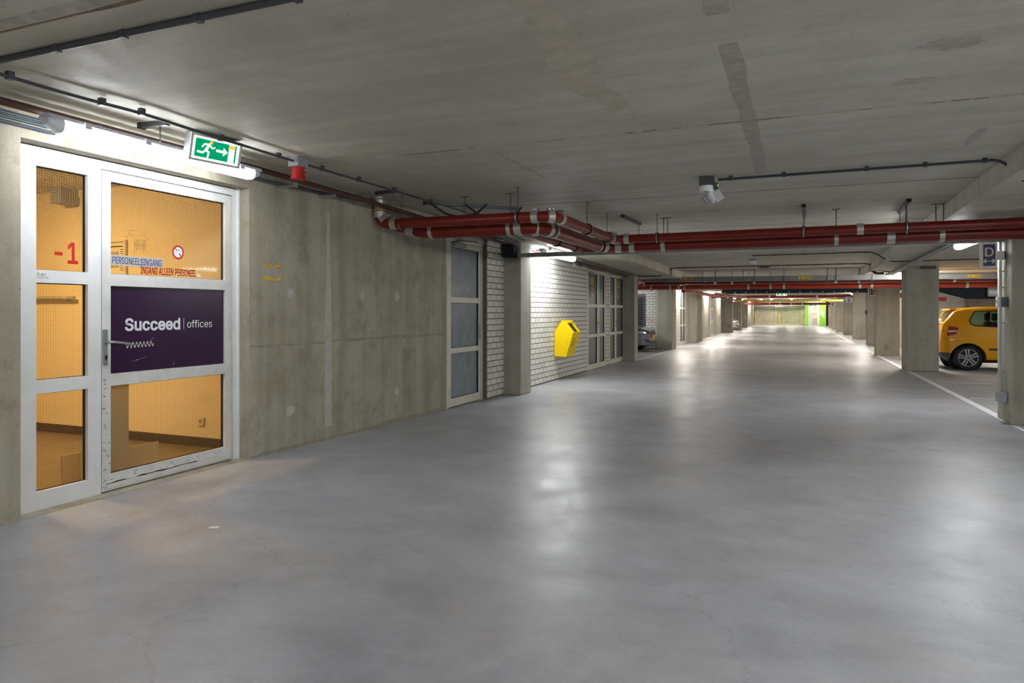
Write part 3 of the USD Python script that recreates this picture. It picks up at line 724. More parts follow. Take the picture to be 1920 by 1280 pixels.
lb.add('board', wallpoly(Polygon([(3.66, .006), (4.334, .006), (4.334, .255), (4.048, .255), (4.048, .87), (3.66, .87)]), -5.06, .012), C['lobby_pale_patch'], smooth=False, label='pale L-shaped patch behind the glass')  # flat pale patches standing behind the lower panes
lb.add('board', bx(-5.06, -5.048, 3.489, 3.64, .006, .289), C['lobby_pale_patch'], smooth=False)
nb = Thing('notice_board', 'framed notice board with a floor directory on the lobby wall', 'notice board', (-6.78, 5.26, 1.7))
nb.add('frame', frontpoly(sbox(-6.95, 1.45, -6.60, 2.125).difference(sbox(-6.93, 1.47, -6.62, 2.105)), 5.279, .03), C['socket'], smooth=False)
nb.add('sheet', bx(-6.93, -6.62, 5.27, 5.278, 1.47, 2.105), C['lobby_wall'], smooth=False)
nb.add('plan_print', frontpoly(unary_union([sbox(-6.88, 1.5, -6.72, 1.75), Polygon([(-6.88, 1.83), (-6.72, 1.83), (-6.72, 2.0), (-6.86, 2.0)])]), 5.27, .001), C['stain_brown'], smooth=False)
nb.add('text_lines', frontpoly(unary_union([sbox(-6.70, z, -6.645, z + .006) for z in np.arange(1.8, 2.03, .022)] + [sbox(-6.9, 2.05, -6.66, 2.062)]), 5.27, .001), C['black_print'], smooth=False)
so = Thing('socket', 'cream wall socket low on the lobby wall', 'socket', (-5.555, 5.27, .22))
so.add('plate', bx(-5.6, -5.515, 5.262, 5.28, .215, .30, .004), C['socket'])
so.add('cup', on_front(extrude(Point(0, 0).buffer(.021), .002), -5.557, 5.262, .258), C['label_grey'])
so.add('pin_hole', on_front(extrude(Point(-.009, 0).buffer(.004).union(Point(.009, 0).buffer(.004)), .001), -5.557, 5.26, .258), C['dark'])
hb = Thing('wall_cabinet', 'grey perforated box high on the lobby wall', 'cabinet', (-7.4, 5.2, 2.5))
hb.add('body', bx(-7.5, -7.34, 5.06, 5.28, 2.53, 2.70), C['grey_box'], smooth=False)
hb.add('grille', cat([bx(-7.5 + .003, -7.5 - .003, 5.08 + k * .04, 5.10 + k * .04, 2.55, 2.68) for k in range(5)]), C['dark'], smooth=False)
ll = Thing('unseen_lobby_lamp', 'unseen round warm ceiling lamp that lights the staircase lobby', 'lamp', (-6.9, 3.6, 2.6))  # out of view, placed to give the lobby its warm light
ll.add('base', cyl((-6.9, 3.6, 2.66), (-6.9, 3.6, 2.70), .24, 32), C['white_plastic'])
ll.add('diffuser', remap(lathe([(.02, 0), (.14, .008), (.2, .03), (.215, .06)], 32), trimesh.transformations.translation_matrix((-6.9, 3.6, 2.6))), C['lobby_glow'])

# ================================================================== grey framed service doors
def service_door(name, label, x, yf0, yf1, zt, leaves, rows, hinge_y, handle=None, frame=C['frame_cream'], frost=C['frost'], closer=None):
    """leaves: (leaf y0, y1, pane y0, y1). Facing +x at plane x."""
    t = Thing(name, label, 'door', (x, (yf0 + yf1) / 2, 0), kind='structure')
    f = sbox(yf0, .002, yf1, zt)
    for a, b, _, _ in leaves: f = f.difference(sbox(a - .006, -.1, b + .006, zt - .075))
    t.add('frame', wallpoly(f, x - .06, .06), frame, smooth=False)
    t.add('backing', bx(x - .09, x - .07, yf0, yf1, 0, zt), C['gasket'], smooth=False)
    for a, b, pa, pb in leaves:
        p = sbox(a, .012, b, zt - .081)
        for z0, z1 in rows: p = p.difference(sbox(pa, z0, pb, z1))
        q = t.add('leaf_frame', wallpoly(p, x - .05, .045), frame, smooth=False)
        for z0, z1 in rows:
            t.add('panel', bx(x - .04, x - .03, pa, pb, z0, z1), frost, smooth=False, under=q)
        t.add('gasket', cat([wallpoly(sbox(pa, z0, pb, z1).difference(sbox(pa + .004, z0 + .003, pb - .009, z1 - .005)), x - .032, .02) for z0, z1 in rows]), C['gasket'], smooth=False, under=q)
    for y in hinge_y:
        for z in (.22, zt - .62, zt - .3):
            t.add('hinge', cyl((x + .004, y, z - .05), (x + .004, y, z + .05), .009, 10), C['frame_cream'])
    return t
R2 = [(.13, .768), (.842, 1.487), (1.567, 2.277)]
d2 = service_door('door_2', 'single cream framed door with three frosted grey panes in the concrete wall', -4.525, 8.603, 9.79, 2.43, [(8.668, 9.715, 8.732, 9.648)], R2, (8.665,))
h2 = d2.add('handle_plate', bx(-4.532, -4.523, 9.665, 9.70, .93, 1.17, .003), C['alu'])
d2.add('lever', cat(cyl((-4.53, 9.682, 1.085), (-4.475, 9.682, 1.085), .009), cyl((-4.478, 9.69, 1.085), (-4.478, 9.53, 1.08), .008)), C['steel'], under=h2)
d2.add('key_cylinder', cyl((-4.525, 9.684, .985), (-4.518, 9.684, .985), .008), C['dark'], under=h2)
cl = d2.add('door_closer', bx(-4.52, -4.465, 8.75, 9.10, 2.285, 2.345, .006), C['grey_box'])
d2.add('closer_arm', cat(cyl((-4.49, 8.88, 2.345), (-4.49, 8.88, 2.38), .012), cyl((-4.49, 8.88, 2.375), (-4.40, 9.3, 2.385), .008)), C['rod'], under=cl)
R3 = [(.135, .757), (.834, 1.46), (1.535, 2.245)]
d3 = service_door('door_3', 'first grey double door with stickers, beside the bright brick wall', -4.455, 15.30, 17.02, 2.34, [(15.375, 16.255, 15.448, 16.182), (16.268, 16.945, 16.376, 16.853)], R3, (16.95,), frost=C['frost_dark'])
d4 = service_door('door_4', 'second grey double door with stickers, beside the second pillar', -4.455, 17.35, 18.95, 2.32, [(17.395, 17.975, 17.436, 17.885), (17.985, 18.88, 18.087, 18.80)], R3, (18.885,), frost=C['frost_dark'])
for t, y, ys, yc in ((d3, 16.21, 15.81, 15.43), (d4, 18.03, 18.40, 18.5)):
    h = t.add('handle_plate', bx(-4.462, -4.452, y - .018, y + .018, .97, 1.17, .003), C['alu'])
    t.add('lever', cat(cyl((-4.455, y, 1.09), (-4.40, y, 1.09), .01), cyl((-4.403, y, 1.09), (-4.403, y + .13 * (1 if y > 17 else -1), 1.085), .009)), C['steel'], under=h)
    t.add('sticker', wallpoly(sbox(ys - .11, 2.0, ys + .11, 2.155), -4.485, .001), C['warn_yellow'], smooth=False, label='yellow warning sticker')
    t.add('sticker_print', wallpoly(sbox(ys - .06, 2.095, ys + .06, 2.112).union(sbox(ys - .06, 2.045, ys + .06, 2.062)), -4.484, .001), C['black_print'], smooth=False)
    t.add('sticker', wallpoly(Polygon([(ys - .1, 1.845), (ys + .1, 1.845), (ys, 1.995)]), -4.485, .001), C['black_print'], smooth=False, label='triangular warning sticker')
    t.add('sticker_print', wallpoly(Polygon([(ys - .075, 1.86), (ys + .075, 1.86), (ys, 1.97)]), -4.484, .001), C['warn_yellow'], smooth=False)
    s = Point(ys, 1.765).buffer(.07)
    t.add('sticker', wallpoly(s, -4.485, .001), C['red_print'], smooth=False, label='round red prohibition sticker')
    t.add('sticker_print', wallpoly(Point(ys, 1.765).buffer(.052).difference(LineString([(ys - .06, 1.82), (ys + .06, 1.71)]).buffer(.009)), -4.484, .001), C['white_print'], smooth=False)
    t.add('door_closer', bx(-4.45, -4.40, yc, yc + .3, 2.225, 2.275, .005), C['grey_box'])
d5 = service_door('door_5', 'tall narrow double door between the far brick walls', -4.44, 28.56, 30.14, 2.30, [(28.62, 29.30, 28.72, 29.22), (29.32, 30.08, 29.40, 30.0)], R3, (28.62,), frost=C['frost_dark'])
d6 = service_door('door_6', 'pale double door in the brightly lit far left wall', -4.41, 39.0, 40.6, 2.30, [(39.06, 39.78, 39.15, 39.7), (39.82, 40.54, 39.9, 40.46)], R3, (40.54,), frame=C['frame_white'], frost=C['frost'])

# ================================================================== things on the left wall
bn = Thing('waste_bin', 'bright yellow wall mounted waste bin with a slanted open top', 'waste bin', (-4.45, 13.3, .475))
by0, by1, bX = 13.0, 13.50, -4.448
prof = [(bX, .475), (bX + .235, .475), (bX + .385, .955), (bX + .20, 1.19), (bX + .15, 1.19), (bX, 1.10 - .14)]
body = to_man(on_front(extrude(Polygon(prof), by1 - by0), 0, by1, 0))
hole_p = Polygon([(bX + .36, 1.0), (bX + .235, 1.155), (bX + .36, 1.3), (bX + .5, 1.1)])
hole = to_man(on_front(extrude(Polygon([(bX + .355, .94), (bX + .215, 1.115), (bX + .335, 1.225), (bX + .475, 1.05)]), by1 - by0 - .14), 0, by1 - .07, 0))
bn.add('body', to_tri(body - hole), C['bin'], smooth=False)
def slant(p, off): return p
n_ = np.array([.235, 0, .185]); n_ /= np.linalg.norm(n_)
bn.add('opening', on_front(extrude(Polygon([(bX + .345, .945), (bX + .213, 1.11), (bX + .218, 1.115), (bX + .35, .95)]), by1 - by0 - .15), 0, by1 - .075, 0), C['bin_dark'], smooth=False)
e = Polygon([(bX + .236, .48), (bX + .241, .48), (bX + .388, .945), (bX + .383, .945)])
bn.add('front_door', on_front(extrude(e, by1 - by0 - .05), 0, by1 - .025, 0), C['bin'], smooth=False)
sl = (.150 / .48)
def on_bin(z): return bX + .2405 + (z - .475) * (.147 / .465)
sq = [LineString([(13.14 + .05 * math.sin(k * 1.1) + .012 * k, .83 - .022 * k), (13.2 + .04 * math.cos(k * 1.7), .82 - .02 * k)]).buffer(.006) for k in range(7)]
gm = wallpoly(unary_union(sq), 0, .0015); gm.vertices[:, 0] += np.array([on_bin(z) for z in gm.vertices[:, 2]])
bn.add('pictogram', gm, C['black_print'], smooth=False, label='black worn pictogram')
bn.add('lock', cyl((on_bin(.69), 13.13, .69), (on_bin(.69) + .012, 13.13, .69), .014), C['steel'])
bn.add('seam_line', on_front(extrude(LineString([(bX + .19, .48), (bX + .325, 1.0)]).buffer(.0018), .001), 0, by0, 0), C['ochre_band'], smooth=False)

hs = Thing('hose_reel_sign', 'red fire hose reel sign with white pictogram projecting from the second pillar', 'sign', (-4.03, 19.15, 2.04), )
hs.add('plate', bx(-4.135, -3.925, 19.19, 19.2, 2.04, 2.25), C['sign_red'], smooth=False)
hs.add('border', frontpoly(sbox(-4.135, 2.04, -3.925, 2.25).difference(sbox(-4.13, 2.046, -3.931, 2.244)), 19.19, .001), C['tail_white'], smooth=False)
pic = unary_union([sbox(-4.115, 2.115, -4.035, 2.215), LineString([(-4.035, 2.17), (-3.99, 2.17), (-3.985, 2.13), (-3.97, 2.16), (-3.965, 2.10), (-3.955, 2.15)]).buffer(.009), LineString([(-4.105, 2.115), (-4.1, 2.075)]).buffer(.007), Point(-3.985, 2.185).buffer(.013), Point(-3.962, 2.075).buffer(.012)])
hs.add('pictogram', frontpoly(pic, 19.19, .001), C['tail_white'], smooth=False)
hs.add('side_plate', bx(-4.142, -4.136, 19.0, 19.2, 2.03, 2.26), C['white_plastic'], smooth=False)
hs2 = Thing('hose_reel_sign', 'small red hose reel sign on the far left above the parked silver car', 'sign', (-3.9, 48.4, 1.95))
hs2.add('plate', bx(-4.07, -3.75, 48.47, 48.5, 1.93, 2.15), C['sign_red'], smooth=False)
hs2.add('pictogram', frontpoly(sbox(-4.04, 1.99, -3.92, 2.12).union(Point(-3.84, 2.05).buffer(.05)), 48.47, .003), C['tail_white'], smooth=False)

lab = Thing('wall_label', 'small white label plate with black print on the bricks by the first pillar', 'label', (-4.43, 10.25, 2.25))
lab.add('plate', bx(-4.452, -4.444, 10.13, 10.33, 2.235, 2.325), C['frame_cream'], smooth=False)
lab.add('print', wallpoly(strokes([[(10.19, 2.30), (10.20, 2.285), (10.23, 2.295), (10.25, 2.275), (10.29, 2.285), (10.32, 2.275)]], .022), -4.444, .001), C['black_print'], smooth=False)
lab2 = Thing('wall_label', 'narrow white sticker on the bricks under the black rail motor', 'label', (-4.43, 10.43, 2.12))
lab2.add('plate', bx(-4.452, -4.446, 10.40, 10.455, 2.10, 2.24), C['tail_white'], smooth=False)
lab2.add('print', wallpoly(sbox(10.405, 2.105, 10.45, 2.117).union(sbox(10.41, 2.19, 10.445, 2.197)), -4.446, .001), C['black_print'], smooth=False)
spot = Thing('wall_spot', 'small white camera bracket on the bright brick wall beneath the tube lamp', 'camera', (-4.4, 14.4, 2.33))
spot.add('plate', bx(-4.452, -4.42, 14.2, 14.36, 2.32, 2.42, .006), C['white_plastic'])
spot.add('head', cat(cyl((-4.42, 14.42, 2.37), (-4.33, 14.5, 2.37), .012), cyl((-4.345, 14.44, 2.37), (-4.335, 14.72, 2.36), .014), bx(-4.36, -4.31, 14.42, 14.47, 2.33, 2.41)), C['dark_box'])
lit = floorpoly(Polygon([(-3.43, 3.34), (-3.37, 3.36), (-3.365, 3.32), (-3.42, 3.30)]), .0005, .004)
single('litter', lit, C['white_print'], 'tiny scrap of white paper on the floor near the entrance', 'litter', smooth=False)
for k, (x, y) in enumerate([(-3.02, 1.62)]):
    single('litter', floorpoly(blob(x, y, .012, .008, 4), .0005, .003), C['warn_yellow'], 'small crumb of litter on the foreground floor', 'litter', smooth=False)
# ================================================================== sprinkler mains under the ceiling
def hang(t, x, y, z0, r, ztop, wide=.03, band='clamp', axis=(1, 0, 0), mat=None):
    """A rubber-lined clamp round a pipe with the threaded rod that hangs it from the ceiling."""
    ax = np.array(axis, float); c = np.array((x, y, z0))
    q = t.add('clamp', ring(c - ax * wide / 2, c + ax * wide / 2, r, r + .012, 24), mat or C['rubber'])
    t.add('clamp_strap', ring(c - ax * wide * .22, c + ax * wide * .22, r + .008, r + .016, 24), C['galv'], under=q)
    t.add('rod', cyl((x, y, z0 + r + .005), (x, y, ztop), .0055, 8), C['rod'])
    t.add('rod_plate', cyl((x, y, ztop - .006), (x, y, ztop), .022, 10), C['rod'])
def coupling(t, c, axis, r, wide=.075, mat=None):
    ax = np.array(axis, float); ax /= np.linalg.norm(ax); c = np.array(c, float)
    q = t.add('coupling', cat(ring(c - ax * wide / 2, c + ax * wide / 2, r - .002, r + .010, 24)), mat or C['coupling'])
    s = np.cross(ax, (0, 0, 1.0)) if abs(ax[2]) < .9 else np.array((1.0, 0, 0))
    up = np.array((0, 0, 1.0)) if abs(ax[2]) < .9 else np.array((0, 1.0, 0))
    p = c + up * (r + .018)
    t.add('coupling_bolt', cat(*[cyl(p + ax * k * wide * .28 - s * .035, p + ax * k * wide * .28 + s * .035, .009, 8) for k in (-1, 1)], bx(*(p[0] - .02, p[0] + .02, p[1] - .02, p[1] + .02, p[2] - .016, p[2] + .008))), C['galv'], under=q)
def cpl_at(t, path, k, r, **kw):
    a, b = np.array(path[k], float), np.array(path[k + 1], float)
    coupling(t, (a + b) / 2, b - a, r, **kw)
RA, RB = .059, .084
A0 = [(-4.53, 6.92, 2.69), (-4.53, 6.92, 2.378), (-2.40, 6.97, 2.372), (-2.385, 9.52, 2.366), (9, 9.48, 2.378)]
pa = Thing('sprinkler_pipe', 'slimmer red sprinkler main running in front, hung by black rubber clamps', 'pipe', (-2.4, 8, 2.3), group=None)
pthA = bend(A0, .16, 9)
pa.add('pipe', tube(pthA, RA, 24), C['redpipe'], 60)
pa.add('foil_collar', ring((-4.53, 6.92, 2.55), (-4.53, 6.92, 2.695), RA, RA + .012, 24), C['foil'])
pa.add('ochre_collar', ring((-4.53, 6.92, 2.535), (-4.53, 6.92, 2.552), RA, RA + .016, 24), C['ochre_band'])
for c, ax in (((-4.53, 6.92, 2.49), (0, 0, 1)), ((-4.485, 6.93, 2.425), (1, 0, -1)), ((-4.33, 6.93, 2.377), (1, 0, 0)), ((-2.60, 6.97, 2.373), (1, 0, 0)), ((-2.445, 7.01, 2.372), (1, .8, 0)), ((-2.39, 7.16, 2.371), (0, 1, 0)), ((-2.36, 9.46, 2.367), (1, -1.2, 0)), ((-2.385, 9.35, 2.367), (0, 1, 0)), ((-2.2, 9.52, 2.367), (1, 0, 0)), ((.70, 9.515, 2.37), (1, 0, 0))):
    coupling(pa, c, ax, RA)
for x in (-4.24, -2.80): hang(pa, x, 6.945 + .01 * (x > -4), 2.375, RA, zc(7))
for y in (8.22, 9.18): hang(pa, -2.39, y, 2.368, RA, zc(y), axis=(0, 1, 0))
for x in (-1.78, .06, 1.20, 3.2): hang(pa, x, 9.51, 2.369 if x < 2 else 2.37, RA, zc(9.5) if x < STEP_R else zl(9.5))
B0 = [(-4.63, 7.30, 2.46), (-4.42, 7.29, 2.39), (-4.12, 7.275, 2.312), (-2.66, 7.28, 2.305), (-2.65, 9.88, 2.30), (9, 9.85, 2.305)]
pb = Thing('sprinkler_pipe', 'thicker red sprinkler main behind, banded with pale clamps', 'pipe', (-2.6, 8.5, 2.2))
pb.add('pipe', tube(bend(B0, .24, 11), RB, 28), C['redpipe'], 60)
for c, ax, w in (((-4.30, 7.285, 2.36), (1, 0, -.28), .12), ((-4.02, 7.275, 2.314), (1, 0, 0), .05), ((-3.02, 7.28, 2.307), (1, 0, 0), .045), ((-2.91, 7.28, 2.307), (1, 0, 0), .085), ((-2.74, 7.34, 2.305), (1, .35, 0), .085), ((-2.66, 7.50, 2.304), (.2, 1, 0), .08), ((-2.65, 7.66, 2.304), (0, 1, 0), .05), ((-2.65, 9.60, 2.30), (0, 1, 0), .06), ((-2.60, 9.76, 2.30), (.6, 1, 0), .07), ((-2.4, 9.87, 2.30), (1, .1, 0), .09), ((-2.2, 9.88, 2.30), (1, 0, 0), .08), ((-1.76, 9.88, 2.30), (1, 0, 0), .06), ((.45, 9.875, 2.30), (1, 0, 0), .05), ((1.07, 9.87, 2.30), (1, 0, 0), .09), ((1.62, 9.87, 2.30), (1, 0, 0), .055)):
    coupling(pb, c, ax, RB, w)
for x, y in ((-3.6, 7.28), (-3.02, 7.28), (-1.76, 9.88), (-1.70, 9.88), (.45, 9.875), (1.56, 9.87), (1.64, 9.87)):
    pb.add('rod', cyl((x, y, 2.37), (x, y, zc(y)), .007, 8), C['rod'])
    pb.add('rod_plate', bx(x - .05, x + .05, y - .02, y + .02, zc(y) - .006, zc(y)), C['rod'], smooth=False)
pc = Thing('sprinkler_pipe', 'thin red branch pipe tucked left of the two sprinkler mains', 'pipe', (-3.0, 8.6, 2.2))
pc.add('pipe', tube(bend([(-3.02, 7.40, 2.305), (-3.02, 10.05, 2.30), (-2.4, 10.07, 2.30)], .15), .056, 18), C['redpipe'], 60)
for y in (8.9, 9.7): pc.add('clamp', ring((-3.02, y - .02, 2.302), (-3.02, y + .02, 2.302), .055, .068), C['rubber'])
for y in (8.9,): pc.add('rod', cyl((-3.02, y, 2.36), (-3.02, y, zc(y)), .006, 8), C['rod'])

def strut(p0, p1, w, label, drops=()):
    t = Thing('ceiling_strut', label, 'mounting rail', tuple(np.minimum(p0, p1)))
    a, b = np.array(p0, float), np.array(p1, float)
    d = (b - a) / np.linalg.norm(b - a); s = np.cross(d, (0, 0, 1.0)) * w / 2
    z = np.array((0, 0, .036))
    t.add('rail', hexa([a - s - z, a + s - z, b + s - z, b - s - z], [a - s, a + s, b + s, b - s]), C['rod'], smooth=False)
    t.add('end_cap', hexa([a - s * 1.1 - z * 1.1 - d * .01, a + s * 1.1 - z * 1.1 - d * .01, a + s * 1.1 - z * 1.1 + d * .02, a - s * 1.1 - z * 1.1 + d * .02], [a - s * 1.1 - d * .01, a + s * 1.1 - d * .01, a + s * 1.1 + d * .02, a - s * 1.1 + d * .02]), C['dark'], smooth=False)
    for f, z1 in drops:
        q = a + (b - a) * f
        t.add('drop_rod', cyl(q - z, (q[0], q[1], z1), .005, 8), C['rod'])
    return t
strut((-2.22, 9.35, zc(9.5)), (-2.18, 10.30, zc(10)), .045, 'dark slanting ceiling rail right of the pipe bend', [(.92, 2.42)])
strut((.06, 9.30, zc(9.5)), (.075, 10.30, zc(10)), .045, 'dark ceiling rail over the middle of the sprinkler mains', [(.3, 2.42), (.9, 2.42)])
strut((1.20, 9.32, zc(9.5)), (1.22, 10.35, zc(10)), .045, 'dark ceiling rail near the right step of the ceiling', [(.3, 2.42), (.9, 2.42)])
strut((-4.33, 3.57, 2.70), (-4.09, 3.585, 2.70), .045, 'short pale ceiling rail with a hanging screw above the entrance lamp', [(.72, 2.56)])
strut((-4.35, 6.60, 2.70), (-4.09, 6.56, 2.70), .04, 'short ceiling rail above the foil wrapped pipe elbow', [(.85, 2.6)])
strut((-4.2, 7.4, 2.70), (-3.35, 8.3, 2.70), .06, 'long dark ceiling rail behind the rising pipe elbows', [(.95, 2.5)])
for x, y, lab in ((-3.9, 7.5, 'black cable loop hanging behind the pipe elbows'), (-3.6, 7.9, 'second black cable loop hanging behind the pipe elbows')):
    single('cable', tube(bend([(x - .2, y - .2, 2.68), (x, y, 2.5), (x + .25, y + .2, 2.55), (x + .35, y + .3, 2.68)], .2), .012, 8), C['dark'], lab, 'cable')

# ---- conduits
def conduit(name, pts, r, label, clips=(), mat=None, rad=.12, clip_up=.03):
    t = Thing(name, label, 'conduit', tuple(np.mean(np.array(pts, float), 0)))
    t.add('tube', tube(bend(pts, rad), r, 12), mat or C['conduit'], 60)
    for c in clips:
        x, y, z = c
        t.add('clip', bx(x - .017, x + .017, y - .017, y + .017, z - r - .004, z + clip_up), C['conduit'], smooth=False)
    return t
conduit('conduit', [(-4.66, 2.36, 2.684), (3.2, 2.36, 2.684)], .016, 'black conduit crossing the ceiling in the top left corner', [(x, 2.36, 2.684) for x in (-3.45, -2.98, -2.5, -1.95, -1.3)], clip_up=.016)
cz = 2.654
conduit('conduit', [(-4.03, 1.4, cz), (-4.02, 2.9, cz), (-3.96, 3.25, cz), (-3.99, 3.7, cz), (-4.01, 4.8, cz)], .011, 'black conduit running along the ceiling from the left edge to the red siren', [(-4.025, 2.49, cz), (-4.0, 3.02, cz), (-3.96, 3.27, cz), (-4.0, 3.98, cz), (-4.01, 4.62, cz)], rad=.3)
conduit('conduit', [(-4.01, 5.0, cz), (-4.0, 8.2, cz), (-4.06, 9.4, 2.60), (-4.08, 10.3, 2.505), (-4.1, 14.0, 2.43), (-4.1, 19.4, 2.345)], .011, 'black conduit continuing from the red siren along the left ceiling edge', [(-4.0, 5.18, cz), (-4.0, 5.75, cz), (-4.0, 6.4, cz), (-4.0, 7.2, cz), (-4.03, 8.9, 2.63), (-4.07, 9.9, 2.55)] + [(-4.1, y, 2.505 - (y - 10.3) * .0177) for y in (10.6, 11.4, 12.2, 13, 13.8, 14.6, 15.5, 16.4, 17.4)], rad=.4)
conduit('conduit', [(-.74, 7.18, 2.672), (1.60, 7.16, 2.672), (1.60 + .1, 7.18, 2.60), (1.82, 7.3, zl(7) - .02), (5, 7.4, zl(7) - .02)], .013, 'dark conduit leading right from the white ceiling detector', [(x, 7.17, 2.672) for x in (-.62, -.13, .58, 1.05, 1.5)], rad=.09)
conduit('brown_pipe', [(-4.44, -2, 2.63), (-4.44, 4.9, 2.627), (-4.42, 6.55, 2.585), (-4.41, 8.4, 2.53), (-4.335, 9.5, 2.462), (-4.335, 11, 2.452), (-4.335, 19.2, 2.325)], .026, 'brown water pipe in the corner of left wall and ceiling', [], C['copper'], rad=.5)
for i, y in enumerate((5.35, 5.95, 6.5)):
    single('pipe_bracket', cat(bx(-4.66, -4.44, y - .012, y + .012, 2.555, 2.572), bx(-4.452, -4.43, y - .016, y + .016, 2.545, 2.60)), C['galv'], ('pale pipe bracket nearest the siren under the brown pipe', 'middle pale pipe bracket under the brown pipe', 'pale pipe bracket next to the red pipe elbow')[i], 'bracket', smooth=False)
for k, (za, zb, dx) in enumerate(((2.625, 2.60, 0), (2.595, 2.60, .012), (2.565, 2.595, 0))):
    single('cable', tube([(-4.64 + dx, -2, za), (-4.64 + dx, 2.6, za), (-4.64 + dx, 3.16, za - .004)], .011, 8), C['cable'], ('uppermost blue grey cable left of the entrance lamp', 'middle blue grey cable left of the entrance lamp', 'lowest blue grey cable left of the entrance lamp')[k], 'cable')
single('cable', tube(bend([(-4.64, 4.75, 2.60), (-4.63, 5.2, 2.585), (-4.60, 6.1, 2.60), (-4.57, 6.75, 2.63)], .3), .016, 8), C['dark_box'], 'dark grey cable bundle below the brown pipe right of the lamp', 'cable')
single('cable', tube(bend([(-4.26, 9.7, 2.47), (-4.25, 10.2, 2.455), (-4.26, 10.6, 2.435), (-4.27, 11.4, 2.44)], .2), .014, 8), C['dark_box'], 'dark cable looping over the first left pillar', 'cable')
conduit('conduit', [(-4.32, 8.75, 2.60), (-4.2, 9.5, 2.56), (-4.2, 10.3, 2.49), (-4.22, 19.2, 2.35)], .008, 'thin second black conduit along the left ceiling edge', [], rad=.3)

# ---- grey rail of the roller gate, spanning the driveway at the first pillar
ra = Thing('gate_rail', 'grey perforated steel rail spanning the driveway below the sprinkler mains', 'rail', (-1, 10.3, 2.2))
ra.add('rail', bx(-4.20, 2.36, 10.40, 10.46, 2.232, 2.300, .004), C['galv'], smooth=False)
ra.add('slots', cat([bx(x, x + .014, 10.399, 10.401, 2.264, 2.271) for x in np.arange(-4.16, -1.6, .07)]), C['dark'], smooth=False, kind='stuff')
ra.add('motor_box', bx(-4.43, -4.22, 10.33, 10.462, 2.235, 2.42, .01), C['dark'], smooth=False)
ra.add('rail_socket', bx(-4.30, -4.19, 10.37, 10.466, 2.225, 2.312, .006), C['dark'], smooth=False)
ra.add('bracket', bx(-4.452, -4.375, 10.36, 10.45, 2.40, 2.485), C['dark'], smooth=False)

# ---- detector, siren, emergency luminaires
dt = Thing('ceiling_detector', 'white ceiling flame detector tilted under a dark grey box', 'detector', (-.83, 7.05, 2.4))
DXc, DYc = -.83, 7.13
dt.add('junction_box', bx(DXc - .08, DXc + .055, DYc - .06, DYc + .07, 2.605, 2.70, .004), C['dark_box'], smooth=False)
dt.add('base', cyl((DXc - .01, DYc, 2.545), (DXc - .01, DYc, 2.606), .077, 28), C['white_plastic'])
head = lathe([(.0, -.115), (.03, -.112), (.05, -.10), (.052, 0), (.03, .03)], 24)
head.apply_transform(trimesh.transformations.rotation_matrix(-.62, (0, 1, 0))); head.apply_translation((DXc + .025, DYc - .01, 2.545))
dt.add('head', head, C['white_plastic'])
h2_ = bx(-.018, .062, -.03, .035, -.108, -.005, .006); h2_.apply_transform(trimesh.transformations.rotation_matrix(-.55, (0, 1, 0))); h2_.apply_translation((DXc + .05, DYc - .03, 2.54))
dt.add('window', h2_, C['clear_plastic'], smooth=False)
dt.add('knuckle', cat(cyl((DXc - .03, DYc - .06, 2.53), (DXc + .01, DYc - .06, 2.52), .028, 16), cyl((DXc - .045, DYc - .02, 2.5), (DXc - .0, DYc - .0, 2.44), .022, 12)), C['grey_box'])
dt.add('side_box', bx(DXc + .06, DXc + .095, DYc - .05, DYc + .0, 2.56, 2.63), C['dark_box'], smooth=False)
dt.add('indicator', bx(DXc + .094, DXc + .102, DYc - .045, DYc - .02, 2.595, 2.61), C['led_green'], smooth=False)

sn = Thing('siren', 'red fire alarm siren under a grey box on the ceiling conduit', 'siren', (-4.02, 4.9, 2.5))
sx, sy = -4.03, 4.89
sn.add('junction_box', bx(sx - .055, sx + .055, sy - .07, sy + .07, 2.615, 2.70, .004), C['grey_box'], smooth=False)
horn = lathe([(.012, .0), (.055, .004), (.068, -.002), (.064, .012), (.057, .04), (.056, .10), (.05, .106)], 28); horn.apply_translation((sx, sy, 2.512))
sn.add('horn', horn, C['siren_red'])
sn.add('label', bx(sx + .054, sx + .058, sy + .01, sy + .03, 2.585, 2.592), C['white_print'], smooth=False)
sn.add('gland', cat(cyl((sx - .02, sy + .06, 2.60), (sx - .02, sy + .085, 2.60), .012, 10), cyl((sx - .02, sy + .085, 2.60), (sx - .02, sy + .115, 2.60), .014, 10)), C['dark'])
sn.add('cable', tube(bend([(sx, sy + .075, 2.61), (sx + .005, sy + .085, 2.57), (sx, sy + .08, 2.54), (sx, sy + .07, 2.53)], .02), .005, 8), C['white_plastic'])

